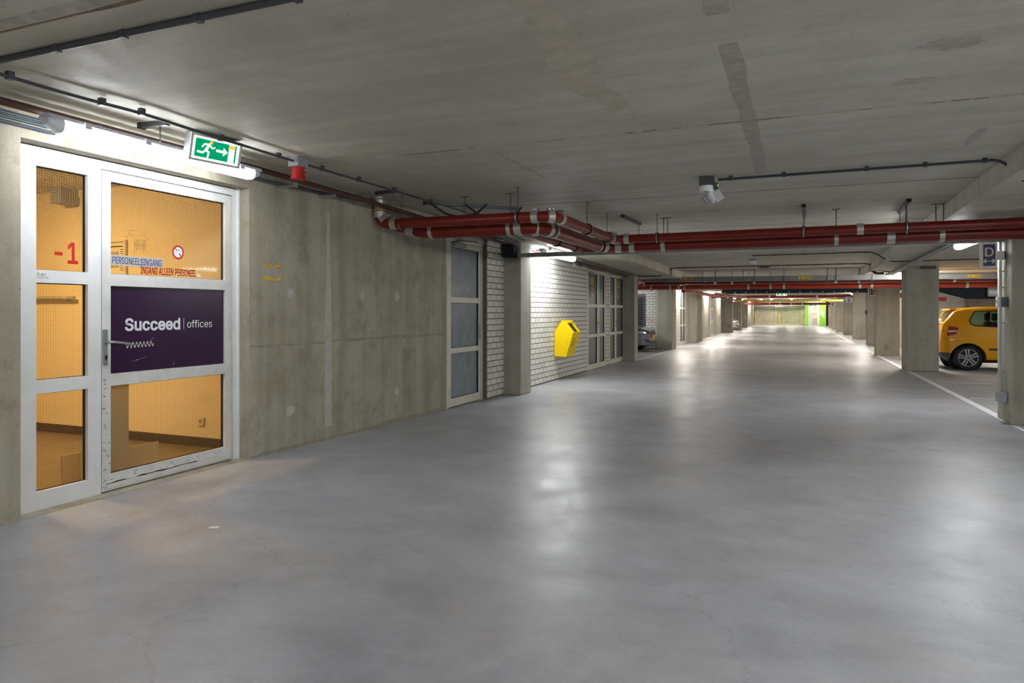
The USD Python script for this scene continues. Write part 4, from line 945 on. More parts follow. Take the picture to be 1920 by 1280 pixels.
# exit sign: housing in local coordinates (facing -y), tilted down, turned to face the driveway
def exit_sign(loc, rz, label, W=.43, H=.20, tilt=13):
    t = Thing('exit_sign', label, 'exit sign', loc, rz)
    R = trimesh.transformations.rotation_matrix(math.radians(tilt), (1, 0, 0))
    def L(m): m = m.copy(); m.apply_transform(R); return m
    d = .10
    body = hexa([(-W / 2, 0, -H / 2), (W / 2, 0, -H / 2), (W / 2 - .02, d, -H / 2 + .03), (-W / 2 + .02, d, -H / 2 + .03)],
                [(-W / 2, 0, H / 2), (W / 2, 0, H / 2), (W / 2 - .02, d, H / 2), (-W / 2 + .02, d, H / 2)])
    t.add_local('housing', L(body), C['grey_box'], smooth=False)
    rim = sbox(-W / 2, -H / 2, W / 2, H / 2).difference(sbox(-W / 2 + .018, -H / 2 + .016, W / 2 - .018, H / 2 - .016))
    t.add_local('rim', L(frontpoly(rim, 0, .012)), C['sign_frame'], smooth=False)
    t.add_local('lit_face', L(frontpoly(sbox(-W / 2 + .018, -H / 2 + .016, W / 2 - .018, H / 2 - .016).buffer(0), 0, .004)), C['exit_white'], smooth=False)
    gw, gh = W * .40, H * .335
    man = unary_union([LineString([(-.062, .033), (-.084, -.010)]).buffer(.0115), LineString([(-.056, .032), (-.034, .010), (-.014, .020)]).buffer(.006),
           LineString([(-.066, .036), (-.100, .032), (-.116, .010)]).buffer(.006), LineString([(-.082, -.012), (-.058, -.022), (-.064, -.060)]).buffer(.008),
           LineString([(-.086, -.012), (-.108, -.032), (-.148, -.030)]).buffer(.008)])
    arrow = unary_union([sbox(-.0, -.008, .07, .012), Polygon([(.06, -.032), (.06, .036), (.10, .002)])])
    door = sbox(.105, -gh + .002, .158, gh - .002)
    green = sbox(-gw, -gh, gw, gh)
    t.add_local('green_field', L(frontpoly(green.difference(unary_union([man, arrow, door, Point(-.046, .050).buffer(.0135)])), -.004, .002)), C['exit_green'], smooth=False, label='green pictogram field')
    t.add_local('running_figure', L(frontpoly(man.intersection(green), -.004, .002)), C['exit_white'], smooth=False)
    t.add_local('figure_head', L(frontpoly(Point(-.046, .050).buffer(.0135).intersection(green), -.004, .002)), C['exit_amber'], smooth=False)
    t.add_local('arrow', L(frontpoly(arrow, -.004, .002)), C['exit_white'], smooth=False)
    t.add_local('door_symbol', L(frontpoly(door, -.004, .002)), C['exit_white'], smooth=False)
    t.add_local('door_top', L(frontpoly(sbox(.108, gh - .035, .155, gh - .005), -.006, .001)), C['exit_amber'], smooth=False)
    t.add_local('mount', bx(-.06, .06, .03, .09, H / 2 - .03, H / 2 + .03), C['grey_box'], smooth=False)
    return t
exit_sign((-4.10, 4.03, 2.583), 79.6, 'lit green emergency exit sign with running figure and arrow above the entrance')
exit_sign((-.75, 36.0, 2.20), 0, 'small lit green exit sign far down the middle of the driveway', W=.5, H=.18).add_local('hanger', cat(cyl((-.15, .06, .08), (-.15, .06, .39), .008, 6), cyl((.15, .06, .08), (.15, .06, .39), .008, 6)), C['rod'])
exit_sign((1.15, 66.0, 1.93), 0, 'farthest lit green exit sign over the green stair block', W=.7, H=.2).add_local('hanger', cat(cyl((-.2, .06, .08), (-.2, .06, .66), .01, 6), cyl((.2, .06, .08), (.2, .06, .66), .01, 6)), C['rod'])

# ================================================================== tube lamps
def lamp(x, y0, y1, z, label, near=True, far=False, group=None, glow_mat=None):
    """A batten luminaire along y: pale tray, glowing diffuser, end caps, clips. z is the underside."""
    t = Thing('tube_lamp', label, 'lamp', (x, (y0 + y1) / 2, z), group=group)
    w = .062
    sec_d = Polygon([(-w * .93, .078), (-w, .058), (-w * .98, .028), (-w * .75, .008), (-w * .4, 0), (w * .4, 0), (w * .75, .008), (w * .98, .028), (w, .058), (w * .93, .078)])
    sec_b = Polygon([(-w * .95, .078), (w * .95, .078), (w * .85, .088), (w * .6, .105), (-w * .6, .105), (-w * .85, .088)])
    def along(p, a, b):   # (x, z) section extruded along y
        m = on_front(extrude(p, b - a), x, b, z); return m
    e = .09 if near else .03
    t.add('diffuser', along(sec_d, y0 + e, y1 - e), glow_mat or (C['lamp_far'] if far else C['lamp']), 20)
    t.add('tray', along(sec_b, y0, y1), C['lamp_body'], smooth=False)
    if near:
        for a, b, s in ((y0 + .005, y0 + e - .001, 1), (y1 - e + .001, y1 - .005, -1)):
            A_ = affinity.scale(sec_d, .55, .5, origin=(0, .078)); q = []
            for p, yy in ((A_ if s > 0 else sec_d, a), (sec_d if s > 0 else A_, b)):
                q += [(x + c[0], yy, z + c[1]) for c in list(p.exterior.coords)[:-1]]
            t.add('end_cap', trimesh.convex.convex_hull(np.array(q)), C['lamp_end'], smooth=False)
        for k in range(4):
            y = y0 + (y1 - y0) * (.13 + .245 * k)
            for s in (-1, 1):
                t.add('clip', bx(x + s * (w + .004), x + s * (w + .012), y - .022, y + .022, z + .055, z + .09), C['lamp_body'], smooth=False)
    return t
l1 = lamp(-4.31, 2.87, 4.70, 2.482, 'bright tube lamp above the white framed entrance', glow_mat=C['lamp_door'])
l1.add('bracket', cat(bx(-4.67, -4.27, 3.2, 3.23, 2.585, 2.592), bx(-4.67, -4.27, 4.2, 4.23, 2.585, 2.592)), C['alu'], smooth=False)
l2 = lamp(-3.99, 10.98, 12.82, 2.315, 'bright tube lamp above the long white brick wall', glow_mat=C['lamp_wall'])
l2.add('hanger', cat(bx(-4.01, -3.97, 11.4, 11.44, 2.42, zl(11.4)), bx(-4.01, -3.97, 12.4, 12.44, 2.42, zl(12.4))), C['alu'], smooth=False)
l3 = lamp(2.11, 10.53, 11.66, 2.24, 'bright tube lamp under the slab behind the near parking sign', glow_mat=C['lamp'])
l3.add('hanger', cat(bx(2.09, 2.13, 10.8, 10.84, 2.345, zl(10.8)), bx(2.09, 2.13, 11.4, 11.44, 2.345, zl(11.4))), C['alu'], smooth=False)
for x, y, z, lb in ((2.75, 4.9, 2.395, 'lighting the floor right of the viewer'), (2.75, 1.2, 2.395, 'added fill right beside the viewer'), (2.75, -2.6, 2.395, 'added fill behind the viewer on the right'), (-4.37, -5.2, 2.505, 'added fill farthest behind the viewer on the left wall'), (-1.0, -3.0, 2.59, 'added fill behind the viewer over the driveway')):
    lamp(x, y - .9, y + .9, z, 'unseen tube lamp out of view, ' + lb, near=False, group='unseen tube lamps around the viewer')  # unseen lamps: the first lights the right floor, the rest are added fill
lamp(-6.6, 22.9, 24.5, 2.265, 'unseen tube lamp lighting the grey car in the left bay', near=False, far=False)  # out of view behind the left wall, lights the bay of the grey car
lamp(2.75, 19.6, 21.2, 2.265, 'tube lamp beside the third right column', near=False, far=True)
lamp(6.2, 13.2, 15.0, 2.34, 'unseen tube lamp lighting the bay in front of the yellow car', near=False)  # out of view to the right, lights the bay before the car
lamp(6.2, 24.4, 26.2, 2.27, 'unseen tube lamp lighting the bay behind the yellow car', near=False, far=True)  # unseen behind the nearest column, lights the wall beyond the car
for i, y in enumerate((28.2, 37.2, 43.2, 51, 58, 67.5)):
    lamp(-4.18, y - .8, y + .8, 2.262, ('first', 'second', 'third', 'fourth', 'fifth', 'sixth')[i] + ' far tube lamp along the left side', near=False, far=True)
for i, y in enumerate((28.3, 35.5, 42, 49.5, 55.5, 62, 69)):
    lamp(2.75 if y < 56 else 1.9, y - .8, y + .8, 2.262, ('first', 'second', 'third', 'fourth', 'fifth', 'sixth', 'seventh')[i] + ' far tube lamp along the right side', near=False, far=True)

for i, (x, y) in enumerate(((-2.4, 71.4), (-.6, 71.4))):
    lamp(x, y - .8, y + .8, 2.485, ('left', 'right')[i] + ' one of two unseen tube lamps lighting the end wall', near=False, far=True)  # unseen behind the yellow beam, placed to light the end wall
# ================================================================== parking signs and column fittings
def parking_sign(x0, x1, y, z0, z1, xcol, label):
    t = Thing('parking_sign', label, 'sign', ((x0 + x1) / 2, y, z0))
    w, h = x1 - x0, z1 - z0
    o = sbox(x0, z0, x1, z1).buffer(-.03).buffer(.03)
    t.add('case', frontpoly(o, y + .06, .06), C['sign_frame'], smooth=False)
    fx0, fx1, fz0, fz1 = x0 + w * .165, x1 - w * .13, z0 + h * .09, z1 - h * .07
    t.add('case_lip', frontpoly(o.buffer(-.004).difference(o.buffer(-.018)), y, .006), C['frame_white'], smooth=False)
    f = t.add('blue_face', frontpoly(sbox(fx0, fz0, fx1, fz1), y, .003), C['sign_blue'], smooth=False, label='dark blue face')
    cx, dw, dh = (fx0 + fx1) / 2, (fx1 - fx0) * .74, h * .355
    zb = z0 + h * .455
    D = unary_union([sbox(-dw / 2, 0, -dw * .1, dh), affinity.scale(Point(0, 0).buffer(1, 24), dw * .62, dh / 2, origin=(0, 0)).intersection(sbox(0, -9, 9, 9)).buffer(0)]) if False else None
    outer = sbox(-dw / 2, 0, 0, dh).union(affinity.translate(affinity.scale(Point(0, 0).buffer(1, 24), dw / 2, dh / 2), 0, dh / 2))
    inner = sbox(-dw * .26, dh * .14, 0, dh * .86).union(affinity.translate(affinity.scale(Point(0, 0).buffer(1, 24), dw * .29, dh * .36), 0, dh / 2))
    t.add('letter', on_front(extrude(outer.difference(inner), .002), cx, y - .003, zb), C['sign_cream'], smooth=False, label='cream letter D', under=f)
    a = h * .075
    for s in (-1, 1):
        ar = unary_union([LineString([(s * .06 * dw, 0), (s * .5 * dw, 0)]).buffer(a * .27, cap_style=2), LineString([(s * .36 * dw, a), (s * .60 * dw, 0), (s * .36 * dw, -a)]).buffer(a * .3, join_style=2, cap_style=2)])
        t.add('arrow', on_front(extrude(ar, .002), cx, y - .003, z0 + h * .275), C['sign_cream'], smooth=False, label='cream arrow', under=f)
    t.add('bracket', bx(x1, xcol - .012, y + .015, y + .05, z0 + h * .32, z0 + h * .66), C['sign_frame'], smooth=False)
    t.add('mount', bx(xcol - .014, xcol, y + .005, y + .06, z0 + h * .36, z0 + h * .62), C['dark'], smooth=False)
    return t
parking_sign(2.092, 2.268, 10.2, 1.897, 2.214, 2.36, 'blue parking sign with cream letter D on the nearest column')
parking_sign(2.02, 2.215, 24.4, 1.865, 2.155, 2.235, 'blue parking sign with letter D on the column with the smudge')
parking_sign(2.22, 2.45, 38.7, 1.82, 2.11, 2.53, 'small blue parking sign with letter D farther along the right columns')
parking_sign(2.06, 2.30, 52.7, 1.72, 2.03, 2.43, 'smallest blue parking sign with letter D far down the driveway')
def column_conduit(xc, y, zs, label, boxes=True):
    t = Thing('conduit', label, 'conduit', (xc, y, .3))
    x = xc - .038
    t.add('tube', tube(bend([(x, y, 2.44), (x, y, .52), (x + .005, y, .45), (x + .005, y, .386)], .1), .016, 12), C['conduit_light'], 60)
    t.add('tube', tube([(x + .006, y + .04, 2.44), (x + .006, y + .04, 1.56)], .012, 10), C['dark_box'], 60)
    for z in zs:
        t.add('clip', bx(x - .018, xc, y - .012, y + .012, z - .008, z + .008), C['galv'], smooth=False)
    return t
column_conduit(2.36, 10.30, (.62, .93, 1.22, 1.53, 1.66, 1.86), 'pale conduit climbing the left face of the nearest column')
jb = Thing('junction_box', 'grey junction box at knee height on the nearest column', 'junction box', (2.32, 10.2, .24))
jb.add('body', bx(2.275, 2.36, 10.13, 10.33, .245, .37, .004), C['alu'], smooth=False)
jb.add('gland', cyl((2.327, 10.3, .365), (2.327, 10.3, .385), .02, 10), C['grey_box'])
jb2 = Thing('junction_box', 'white switch box at head height on the nearest column', 'junction box', (2.3, 10.2, 1.4))
jb2.add('body', bx(2.265, 2.36, 10.18, 10.28, 1.415, 1.545, .004), C['white_plastic'], smooth=False)
jb2.add('back_box', bx(2.30, 2.36, 10.10, 10.18, 1.42, 1.54, .004), C['dark_box'], smooth=False)
jb2.add('rocker', bx(2.262, 2.266, 10.20, 10.26, 1.465, 1.50), C['alu'], smooth=False)
column_conduit(2.62, 32.25, (.8, 1.2, 1.6), 'thin pale conduit on the dark stained fourth right column')
jb3 = Thing('junction_box', 'small black box on the left face of the fourth right column', 'junction box', (2.58, 32.2, 1.3))
jb3.add('body', bx(2.55, 2.62, 32.05, 32.2, 1.27, 1.42), C['dark'], smooth=False)
jb3.add('lid', bx(2.545, 2.55, 32.06, 32.19, 1.28, 1.41), C['dark_box'], smooth=False)

# ================================================================== services beyond the second bay
tr = Thing('cable_tray', 'grey cable tray across the driveway with yellow warning stickers', 'cable tray', (-1, 21.5, 2.3))
def tz(x, a): return a - (x + 4.45) * .0068
trp = lambda x0, x1, y0, y1, za, zb: hexa([(x0, y0, tz(x0, za)), (x1, y0, tz(x1, za)), (x1, y1, tz(x1, za)), (x0, y1, tz(x0, za))], [(x0, y0, tz(x0, zb)), (x1, y0, tz(x1, zb)), (x1, y1, tz(x1, zb)), (x0, y1, tz(x0, zb))])
tr.add('side', trp(-4.6, 8.9, 21.4, 21.406, 2.285, 2.415), C['galv_grey'], smooth=False)
tr.add('base', trp(-4.6, 8.9, 21.4, 21.8, 2.28, 2.286), C['galv_grey'], smooth=False)
for x0, x1 in ((-3.3, -2.93), (0, .34), (4.1, 4.4)):
    s = tr.add('warning_sticker', trp(x0, x1, 21.396, 21.40, 2.32, 2.385), C['warn_yellow'], smooth=False, label='yellow warning sticker')
    zz = tz(x0, 2.355)
    tr.add('sticker_print', frontpoly(unary_union([Polygon([(x0 + .03, zz - .02), (x0 + .1, zz - .02), (x0 + .065, zz + .022)]).difference(Polygon([(x0 + .05, zz - .012), (x0 + .08, zz - .012), (x0 + .065, zz + .01)])), sbox(x0 + .14, zz + .006, x0 + .33, zz + .014), sbox(x0 + .17, zz - .02, x0 + .3, zz - .01)]), 21.396, .001), C['black_print'], smooth=False, under=s)
for x in (-3.81, -2.64, -2.27, -1.49, -1.18, -.38, .75, .98, 1.88, 3.3, 5.2):
    tr.add('rod', cyl((x, 21.39, tz(x, 2.27)), (x, 21.39, zc(21) if STEP_L < x < STEP_R else zl(21)), .009, 8), C['rod'])
    tr.add('cross_bar', trp(x - .03, x + .03, 21.37, 21.84, 2.262, 2.28), C['rod'], smooth=False)
for y, z, rr_, nm, lab, bands, mt in ((21.95, 2.245, .062, 0, 'dark red sprinkler pipe directly under the cable tray', (-2.35, -1.85, -1.22, .99, 1.58, 3.9), 'redpipe'),
                                (22.5, 2.125, .075, 0, 'bright red sprinkler pipe below the cable tray', (-4.4, -3.79, -3.52, -3.35, -1.42, -.78, -.4, 1.65, 1.96, 4.3, 5.1), 'orange')):
    t = Thing('sprinkler_pipe', lab, 'pipe', (-1, y, z - rr_))
    t.add('pipe', tube([(-8.9, y, z + .02), (-1, y, z), (8.9, y, z - .045)], rr_, 20), C[mt], 60)
    for x in bands:
        c = (x, y, z - (x + 1) * .0045 if x > -1 else z)
        coupling(t, c, (1, 0, 0), rr_, .07)
        t.add('rod', cyl((x, y, z + rr_), (x, y, ztop(x, y)), .008, 8), C['rod'])
bp = Thing('sprinkler_pipe', 'red branch pipe bending off along the left side beyond the tray', 'pipe', (-3, 26, 2))
bp.add('pipe', tube(bend([(-3.4, 22.6, 2.03), (-3.3, 23.2, 2.02), (-3.3, 29.5, 2.03), (-2.9, 33.5, 2.10), (-2.6, 38.9, 2.13)], .5), .065, 16), C['orange'], 60)
for c, ax in (((-3.3, 23.3, 2.02), (0, 1, 0)), ((-3.3, 24.1, 2.02), (0, 1, 0)), ((-3.25, 29.6, 2.03), (.1, 1, 0)), ((-3.05, 31.8, 2.07), (.2, 1, 0)), ((-2.85, 34.2, 2.10), (.1, 1, 0)), ((-2.72, 36.4, 2.12), (.1, 1, 0))):
    coupling(bp, c, ax, .065, .08)
dk = Thing('air_duct', 'wide black air duct crossing above the driveway', 'air duct', (0, 31, 2))
dk.add('trunk', bx(-3.0, 8.9, 30.6, 31.5, 2.13, 2.34), C['duct'], smooth=False)
dk.add('flange', cat([bx(x, x + .03, 30.58, 31.52, 2.12, 2.35) for x in (-1.6, .2, 2.0)]), C['duct'], smooth=False)
for k in range(14):
    dk.add('rivet', bx(-2.9 + k * .42, -2.86 + k * .42, 30.59, 30.6, 2.15, 2.17), C['white_plastic'], smooth=False)
dr = Thing('air_duct', 'black duct drop with a silver round bend behind the yellow car', 'air duct', (5, 28, 1.8))
dr.add('trunk', frontpoly(Polygon([(3.1, 2.13), (4.2, 2.13), (5.25, 1.80), (8.9, 1.80), (8.9, 2.30), (3.1, 2.30)]), 28.6, .7), C['duct'], smooth=False)
dr.add('lower_edge', frontpoly(Polygon([(3.1, 2.115), (4.2, 2.115), (5.25, 1.785), (5.25, 1.80), (4.2, 2.13), (3.1, 2.13)]), 28.62, .74), C['duct_silver'], smooth=False)
dr.add('round_bend', tube(bend([(5.9, 27.75, 2.02), (6.6, 27.7, 2.02), (7.6, 27.6, 2.02), (8.8, 27.5, 2.03)], .3), .16, 22), C['duct_silver'], 60)
dr.add('bend_collar', cat(ring((6.2, 27.74, 2.02), (6.22, 27.74, 2.02), .158, .17, 24)), C['duct'], smooth=False)
rp = Thing('sprinkler_pipe', 'dark red pipe stub bending down behind the yellow car', 'pipe', (3.6, 27, 1.8))
rp.add('pipe', tube(bend([(3.0, 27.2, 2.08), (3.45, 27.2, 1.80), (4.6, 27.2, 1.78)], .2), .07, 16), C['redpipe'], 60)
coupling(rp, (3.5, 27.2, 1.79), (1, 0, -.3), .07, .05)
vp = Thing('vent_box', 'pale sheet metal vent box hanging beside the duct drop', 'vent box', (3.9, 28, 1.9))
vp.add('body', bx(3.35, 4.35, 27.5, 27.6, 1.90, 2.12, .01), C['duct_silver'], smooth=False)
vp.add('seam', bx(3.7, 3.72, 27.494, 27.499, 1.90, 2.12), C['alu'], smooth=False)
vp.add('hanger', cat(cyl((3.5, 27.55, 2.12), (3.5, 27.55, 2.37), .01, 6), cyl((4.2, 27.55, 2.12), (4.2, 27.55, 2.37), .01, 6)), C['rod'])
for y, x0, x1, z0, z1, rr_, lab, mt in ((39.6, -8.9, 8.9, 2.18, 2.13, .07, 'red sprinkler pipe crossing far below the black duct', 'redpipe'), (59.0, -4.0, 2.3, 1.99, 1.96, .085, 'farthest dark red pipe crossing in front of the end wall', 'redpipe')):
    t = Thing('sprinkler_pipe', lab, 'pipe', (0, y, z1 - rr_))
    t.add('pipe', tube([(x0, y, z0), (x1, y, z1)], rr_, 16), C[mt], 60)
    for f in (.3, .42, .55, .68): coupling(t, (x0 + (x1 - x0) * f, y, z0 + (z1 - z0) * f), (1, 0, 0), rr_, .09)
    for f in (.36, .5, .62): t.add('rod', cyl((x0 + (x1 - x0) * f, y, z1), (x0 + (x1 - x0) * f, y, ztop(x0 + (x1 - x0) * f, y)), .01, 6), C['rod'])
yb = Thing('height_beam', 'yellow height limit beam hung across the far driveway', 'beam', (-1, 50, 2))
yb.add('beam', bx(-4.7, 3.4, 49.95, 50.05, 2.03, 2.14), C['yellow_beam'], smooth=False)
for x in (-3.2, -1.6, 0, 1.6): yb.add('chain', cyl((x, 50, 2.14), (x, 50, zc(50)), .012, 6), C['rod'])
ev = Thing('vent_pipe', 'pale grey ventilation pipe along the top of the end wall', 'pipe', (-2, 73, 1.85))
ev.add('pipe', tube([(-4.6, 73.2, 1.93), (-.6, 73.2, 1.93), (.5, 73.4, 1.99)], .11, 16), C['duct_silver'], 60)
ev.add('collar', cat(*[ring((x, 73.2, 1.93), (x + .05, 73.2, 1.93), .11, .13) for x in (-2.4, -1.2)]), C['alu'])
ev.add('wall_bracket', cat(bx(-3.2, -3.15, 73.2, 74.0, 1.9, 1.96), bx(-1.4, -1.35, 73.2, 74.0, 1.9, 1.96)), C['alu'], smooth=False)
sg = Thing('height_sign', 'small white sign with five dark marks hanging before the end wall', 'sign', (-1.77, 72.7, 1.85))
sg.add('plate', bx(-2.12, -1.42, 72.68, 72.7, 1.85, 2.03), C['white_plastic'], smooth=False)
for k in range(5): sg.add('mark', bx(-2.05 + k * .125, -1.97 + k * .125, 72.67, 72.68, 1.88, 2.0), C['black_print'], smooth=False)
sg.add('hanger', cat(cyl((-2.0, 72.69, 2.03), (-2.0, 72.69, 2.59), .01, 6), cyl((-1.5, 72.69, 2.03), (-1.5, 72.69, 2.59), .01, 6)), C['rod'])
# second-bay ceiling fittings
d2c = Thing('ceiling_detector', 'small white smoke detector on the ceiling of the second bay', 'detector', (-1, 17.6, 2.5))
d2c.add('base', cyl((-1.0, 17.4, 2.56), (-1.0, 17.4, zc(17.4)), .09, 20), C['grey_box'])
d2c.add('head', cyl((-1.0, 17.4, 2.48), (-1.0, 17.4, 2.56), .075, 20, .085), C['white_plastic'])
d3c = Thing('ceiling_detector', 'dark sensor box on the ceiling edge beyond the white smoke detector', 'detector', (-.8, 19.9, 2.5))
d3c.add('body', bx(-1.0, -.7, 19.7, 19.85, 2.545, zc(19.8), .004), C['dark_box'], smooth=False)
d3c.add('foot', bx(-.95, -.75, 19.72, 19.83, 2.53, 2.545), C['dark'], smooth=False)
z1 = zc(19.5) - .02
conduit('conduit', [(-4.3, 19.55, zl(19) - .02), (-3.55, 19.55, zl(19) - .02), (-3.25, 19.55, z1), (1.62, 19.55, z1), (1.95, 19.55, zl(19) - .02), (3.0, 19.5, zl(19) - .02)], .014, 'dark conduit crossing the ceiling gap at the end of the second bay', [(x, 19.55, z1) for x in (-2.9, -2.3, -1.7, -1.1, -.5, .1, .7, 1.3)], rad=.12, clip_up=.02)
conduit('conduit', [(-.95, 16.3, zc(16) - .02), (1.45, 16.2, zc(16) - .02), (1.72, 16.25, zl(16) - .02), (4.6, 16.1, zl(16) - .02), (9, 16, zl(16) - .02)], .012, 'thin dark conduit bending down the ceiling step in the second bay', [(x, 16.25, zc(16) - .02) for x in (-.5, .1, .7, 1.3)], rad=.15, clip_up=.02)
for k in range(3):
    x = 2.10 + k * .07
    single('conduit', tube([(x - .02, 20.2, zl(20) - .06), (x, 12.0, zl(12.0) - .06)], .016, 8), C['conduit_light'] if k else C['dark_box'], ('dark', 'pale', 'second pale')[k] + ' conduit of three running under the slab to the second right column', 'conduit')
single('junction_box', bx(2.55, 2.85, 18.0, 18.15, zl(18) - .06, zl(18), .004), C['dark_box'], 'dark junction box at the top of the column left of the yellow car', 'junction box', smooth=False)
single('cable', tube(bend([(1.7, 19.65, zc(19) - .02), (1.72, 19.65, zl(19) + .02), (1.80, 19.65, zl(19) - .05), (1.98, 19.66, zl(19) - .05)], .15), .03, 8), C['dark'], 'bundle of black cables dropping over the right ceiling step', 'cable')

# ================================================================== cars
def car(label, paint, loc, kind):
    """Local frame: x from the rear (0) to the nose, y across, z up."""
    if kind == 'hatch':
        L, R = 3.83, .288
        top = [(0, .60), (.02, .64), (.05, .98), (.07, 1.08), (.12, 1.15), (.31, 1.375), (.36, 1.405), (.45, 1.425), (.6, 1.45), (1.0, 1.475), (1.6, 1.485), (2.1, 1.45), (2.3, 1.40), (2.95, 1.0), (3.05, .97), (3.5, .86), (3.7, .76), (3.79, .62), (3.83, .5)]
        wid = [(0, .60), (.03, .70), (.08, .76), (.18, .80), (.4, .822), (.8, .83), (2.8, .83), (3.2, .81), (3.5, .76), (3.7, .68), (3.83, .5)]
        low = [(0, .36), (.03, .29), (.12, .265), (.3, .22), (3.5, .21), (3.75, .22), (3.83, .34)]
        belt, ax = .99, (.56, 3.02)
    else:
        L, R = 4.15, .31
        top = [(0, .62), (.03, .70), (.08, .98), (.2, 1.05), (.55, 1.36), (.75, 1.42), (1.5, 1.46), (2.1, 1.42), (2.4, 1.34), (3.05, .99), (3.2, .945), (3.6, .875), (3.85, .815), (3.99, .755), (4.08, .70), (4.11, .60), (4.15, .40)]
        wid = [(0, .62), (.05, .76), (.15, .82), (.4, .86), (1, .88), (3.0, .88), (3.4, .87), (3.7, .82), (3.9, .75), (4.03, .65), (4.1, .56), (4.15, .42)]
        low = [(0, .40), (.05, .32), (.2, .25), (3.9, .2), (4.1, .2), (4.15, .27)]
        belt, ax = .98, (.78, 3.36)
    g = lambda tab, x: float(np.interp(x, [q[0] for q in tab], [q[1] for q in tab]))
    xs = sorted({*[q[0] for q in top], *[q[0] for q in wid], *np.linspace(.2, L - .3, 30)})
    def shell(off=0.0, x0=None, x1=None, zmin=None):
        rings = []
        st = [x for x in xs if (x0 is None or x0 < x < x1)]
        if x0 is not None: st = [x0] + st + [x1]
        for i, x in enumerate(st):
            zt, w, zb = g(top, x) + off, g(wid, x) + off, g(low, x) - off
            if zmin is not None: zb = max(zb, zmin)
            zb_ = min(belt + off * .3, zt - .05)
            f = max(0, min(1, (zt - .97) / .5)); wt = w * (1 - .27 * f)
            z1 = zb + min(.16, (zt - zb) * .25); z2 = max(z1 + .02, min(.62, zt - .16)); z3 = max(z2 + .015, min(.80, zt - .10)); zb_ = max(z3 + .012, zb_)
            zt = max(zt, zb_ + .03)
            half = [(w * .45, zb), (w * .84, zb), (w * .97, zb + .035), (w, z1), (w, z2), (w * .988, z3), (w * .958, zb_),
                    (w * .958 + (wt - w * .958) * .52, zb_ + (zt - .06 - zb_) * .5), (wt, zt - min(.06, (zt - zb_) * .3)), (wt - .045, zt - .014), (wt * .72, zt - .003), (wt * .35, zt)]
            x_ = x + (-off if i == 0 else off if i == len(st) - 1 else 0)
            rings.append([(x_, y, z) for y, z in half] + [(x_, -y, z) for y, z in half[::-1]])
        n = len(rings[0]); V = np.array([p for q in rings for p in q]); F = []
        for k in range(len(rings) - 1):
            for i in range(n):
                j = (i + 1) % n
                F += [(k * n + i, k * n + j, (k + 1) * n + i), (k * n + j, (k + 1) * n + j, (k + 1) * n + i)]
        V = np.vstack([V, V[:n].mean(0), V[-n:].mean(0)]); e = len(rings) * n
        for i in range(n):
            j = (i + 1) % n
            F += [(j, i, e), (e - n + i, e - n + j, e + 1)]
        return to_man(trimesh.Trimesh(V, F, process=False))
    def side(poly):      # prism across the car from an outline in (x, z)
        return to_man(frontpoly(poly, 1.2, 2.4))
    def along(poly, a, b):   # prism along the car from an outline in (y, z)
        return to_man(wallpoly(poly, a, b - a))
    t = Thing('car', label, 'car', loc)
    S, So, Si = shell(), shell(.004), shell(-.012)
    Sg, Sgi = shell(-.010), shell(-.017)
    cab = shell(-.05, .30 if kind == 'hatch' else .45, 2.85, .55)
    if kind == 'hatch':
        wr_ = Polygon([(.608, 1.15), (.715, 1.34), (.75, 1.358), (1.22, 1.378), (1.22, 1.015), (.70, 1.045), (.64, 1.07)])
        wf_ = Polygon([(1.30, 1.378), (1.95, 1.375), (2.2, 1.33), (2.66, 1.04), (1.30, 1.012)])
        rear = Polygon([(-.60, 1.12), (.60, 1.12), (.50, 1.355), (-.50, 1.355)])
        front = Polygon([(-.66, 1.03), (.66, 1.03), (.52, 1.39), (-.52, 1.39)])
        wr_, wf_ = wr_.buffer(-.012).buffer(.012), wf_.buffer(-.012).buffer(.012)
    else:
        wr_ = Polygon([(.62, 1.10), (.9, 1.32), (1.5, 1.36), (1.5, 1.03), (.75, 1.03)]); wf_ = Polygon([(1.58, 1.36), (2.1, 1.33), (2.75, 1.03), (1.58, 1.03)])
        rear = Polygon([(-.60, 1.1), (.60, 1.1), (.52, 1.33), (-.52, 1.33)]); front = Polygon([(-.70, 1.02), (.70, 1.02), (.56, 1.33), (-.56, 1.33)])
    P = [side(wr_), side(wf_), along(rear, -.2, .62 if kind == 'hatch' else .8), along(front, 2.1, 3.2)]
    arch = m3.Manifold()
    for x in ax:
        for sgn in (-1, 1):
            a, b = sorted((sgn * .52, sgn * 1.2))
            arch += to_man(cyl((x, a, R - .02), (x, b, R - .02), R + .072, 36))
    hollow = S - arch - cab
    for q in P: hollow -= q
    t.add_local('body', to_tri(hollow), paint, 32)
    for q, nm in zip(P, ('side_window', 'side_window', 'rear_window', 'windscreen')):
        for hf in ([to_man(bx(-1, 5, -2, 0, 0, 3)), to_man(bx(-1, 5, 0, 2, 0, 3))] if nm == 'side_window' else [None]):
            t.add_local(nm, to_tri((Sg - Sgi) ^ q if hf is None else (Sg - Sgi) ^ q ^ hf), C['car_glass'], 32)
    for w_ in (wr_, wf_):
        ringp = w_.buffer(.022).difference(w_.buffer(-.004))
        t.add_local('window_frame', to_tri((shell(.003) - shell(-.012)) ^ side(ringp)), C['car_trim'], 32)
    for x in ax:
        for sg in (-1, 1): t.add_local('wheel_arch_liner', cyl((x, sg * .50, R - .02), (x, sg * .52, R - .02), R + .07, 28), C['rubber'])
    t.add_local('underbody', bx(.25, L - .25, -.6, .6, .17, .24), C['rubber'], smooth=False)
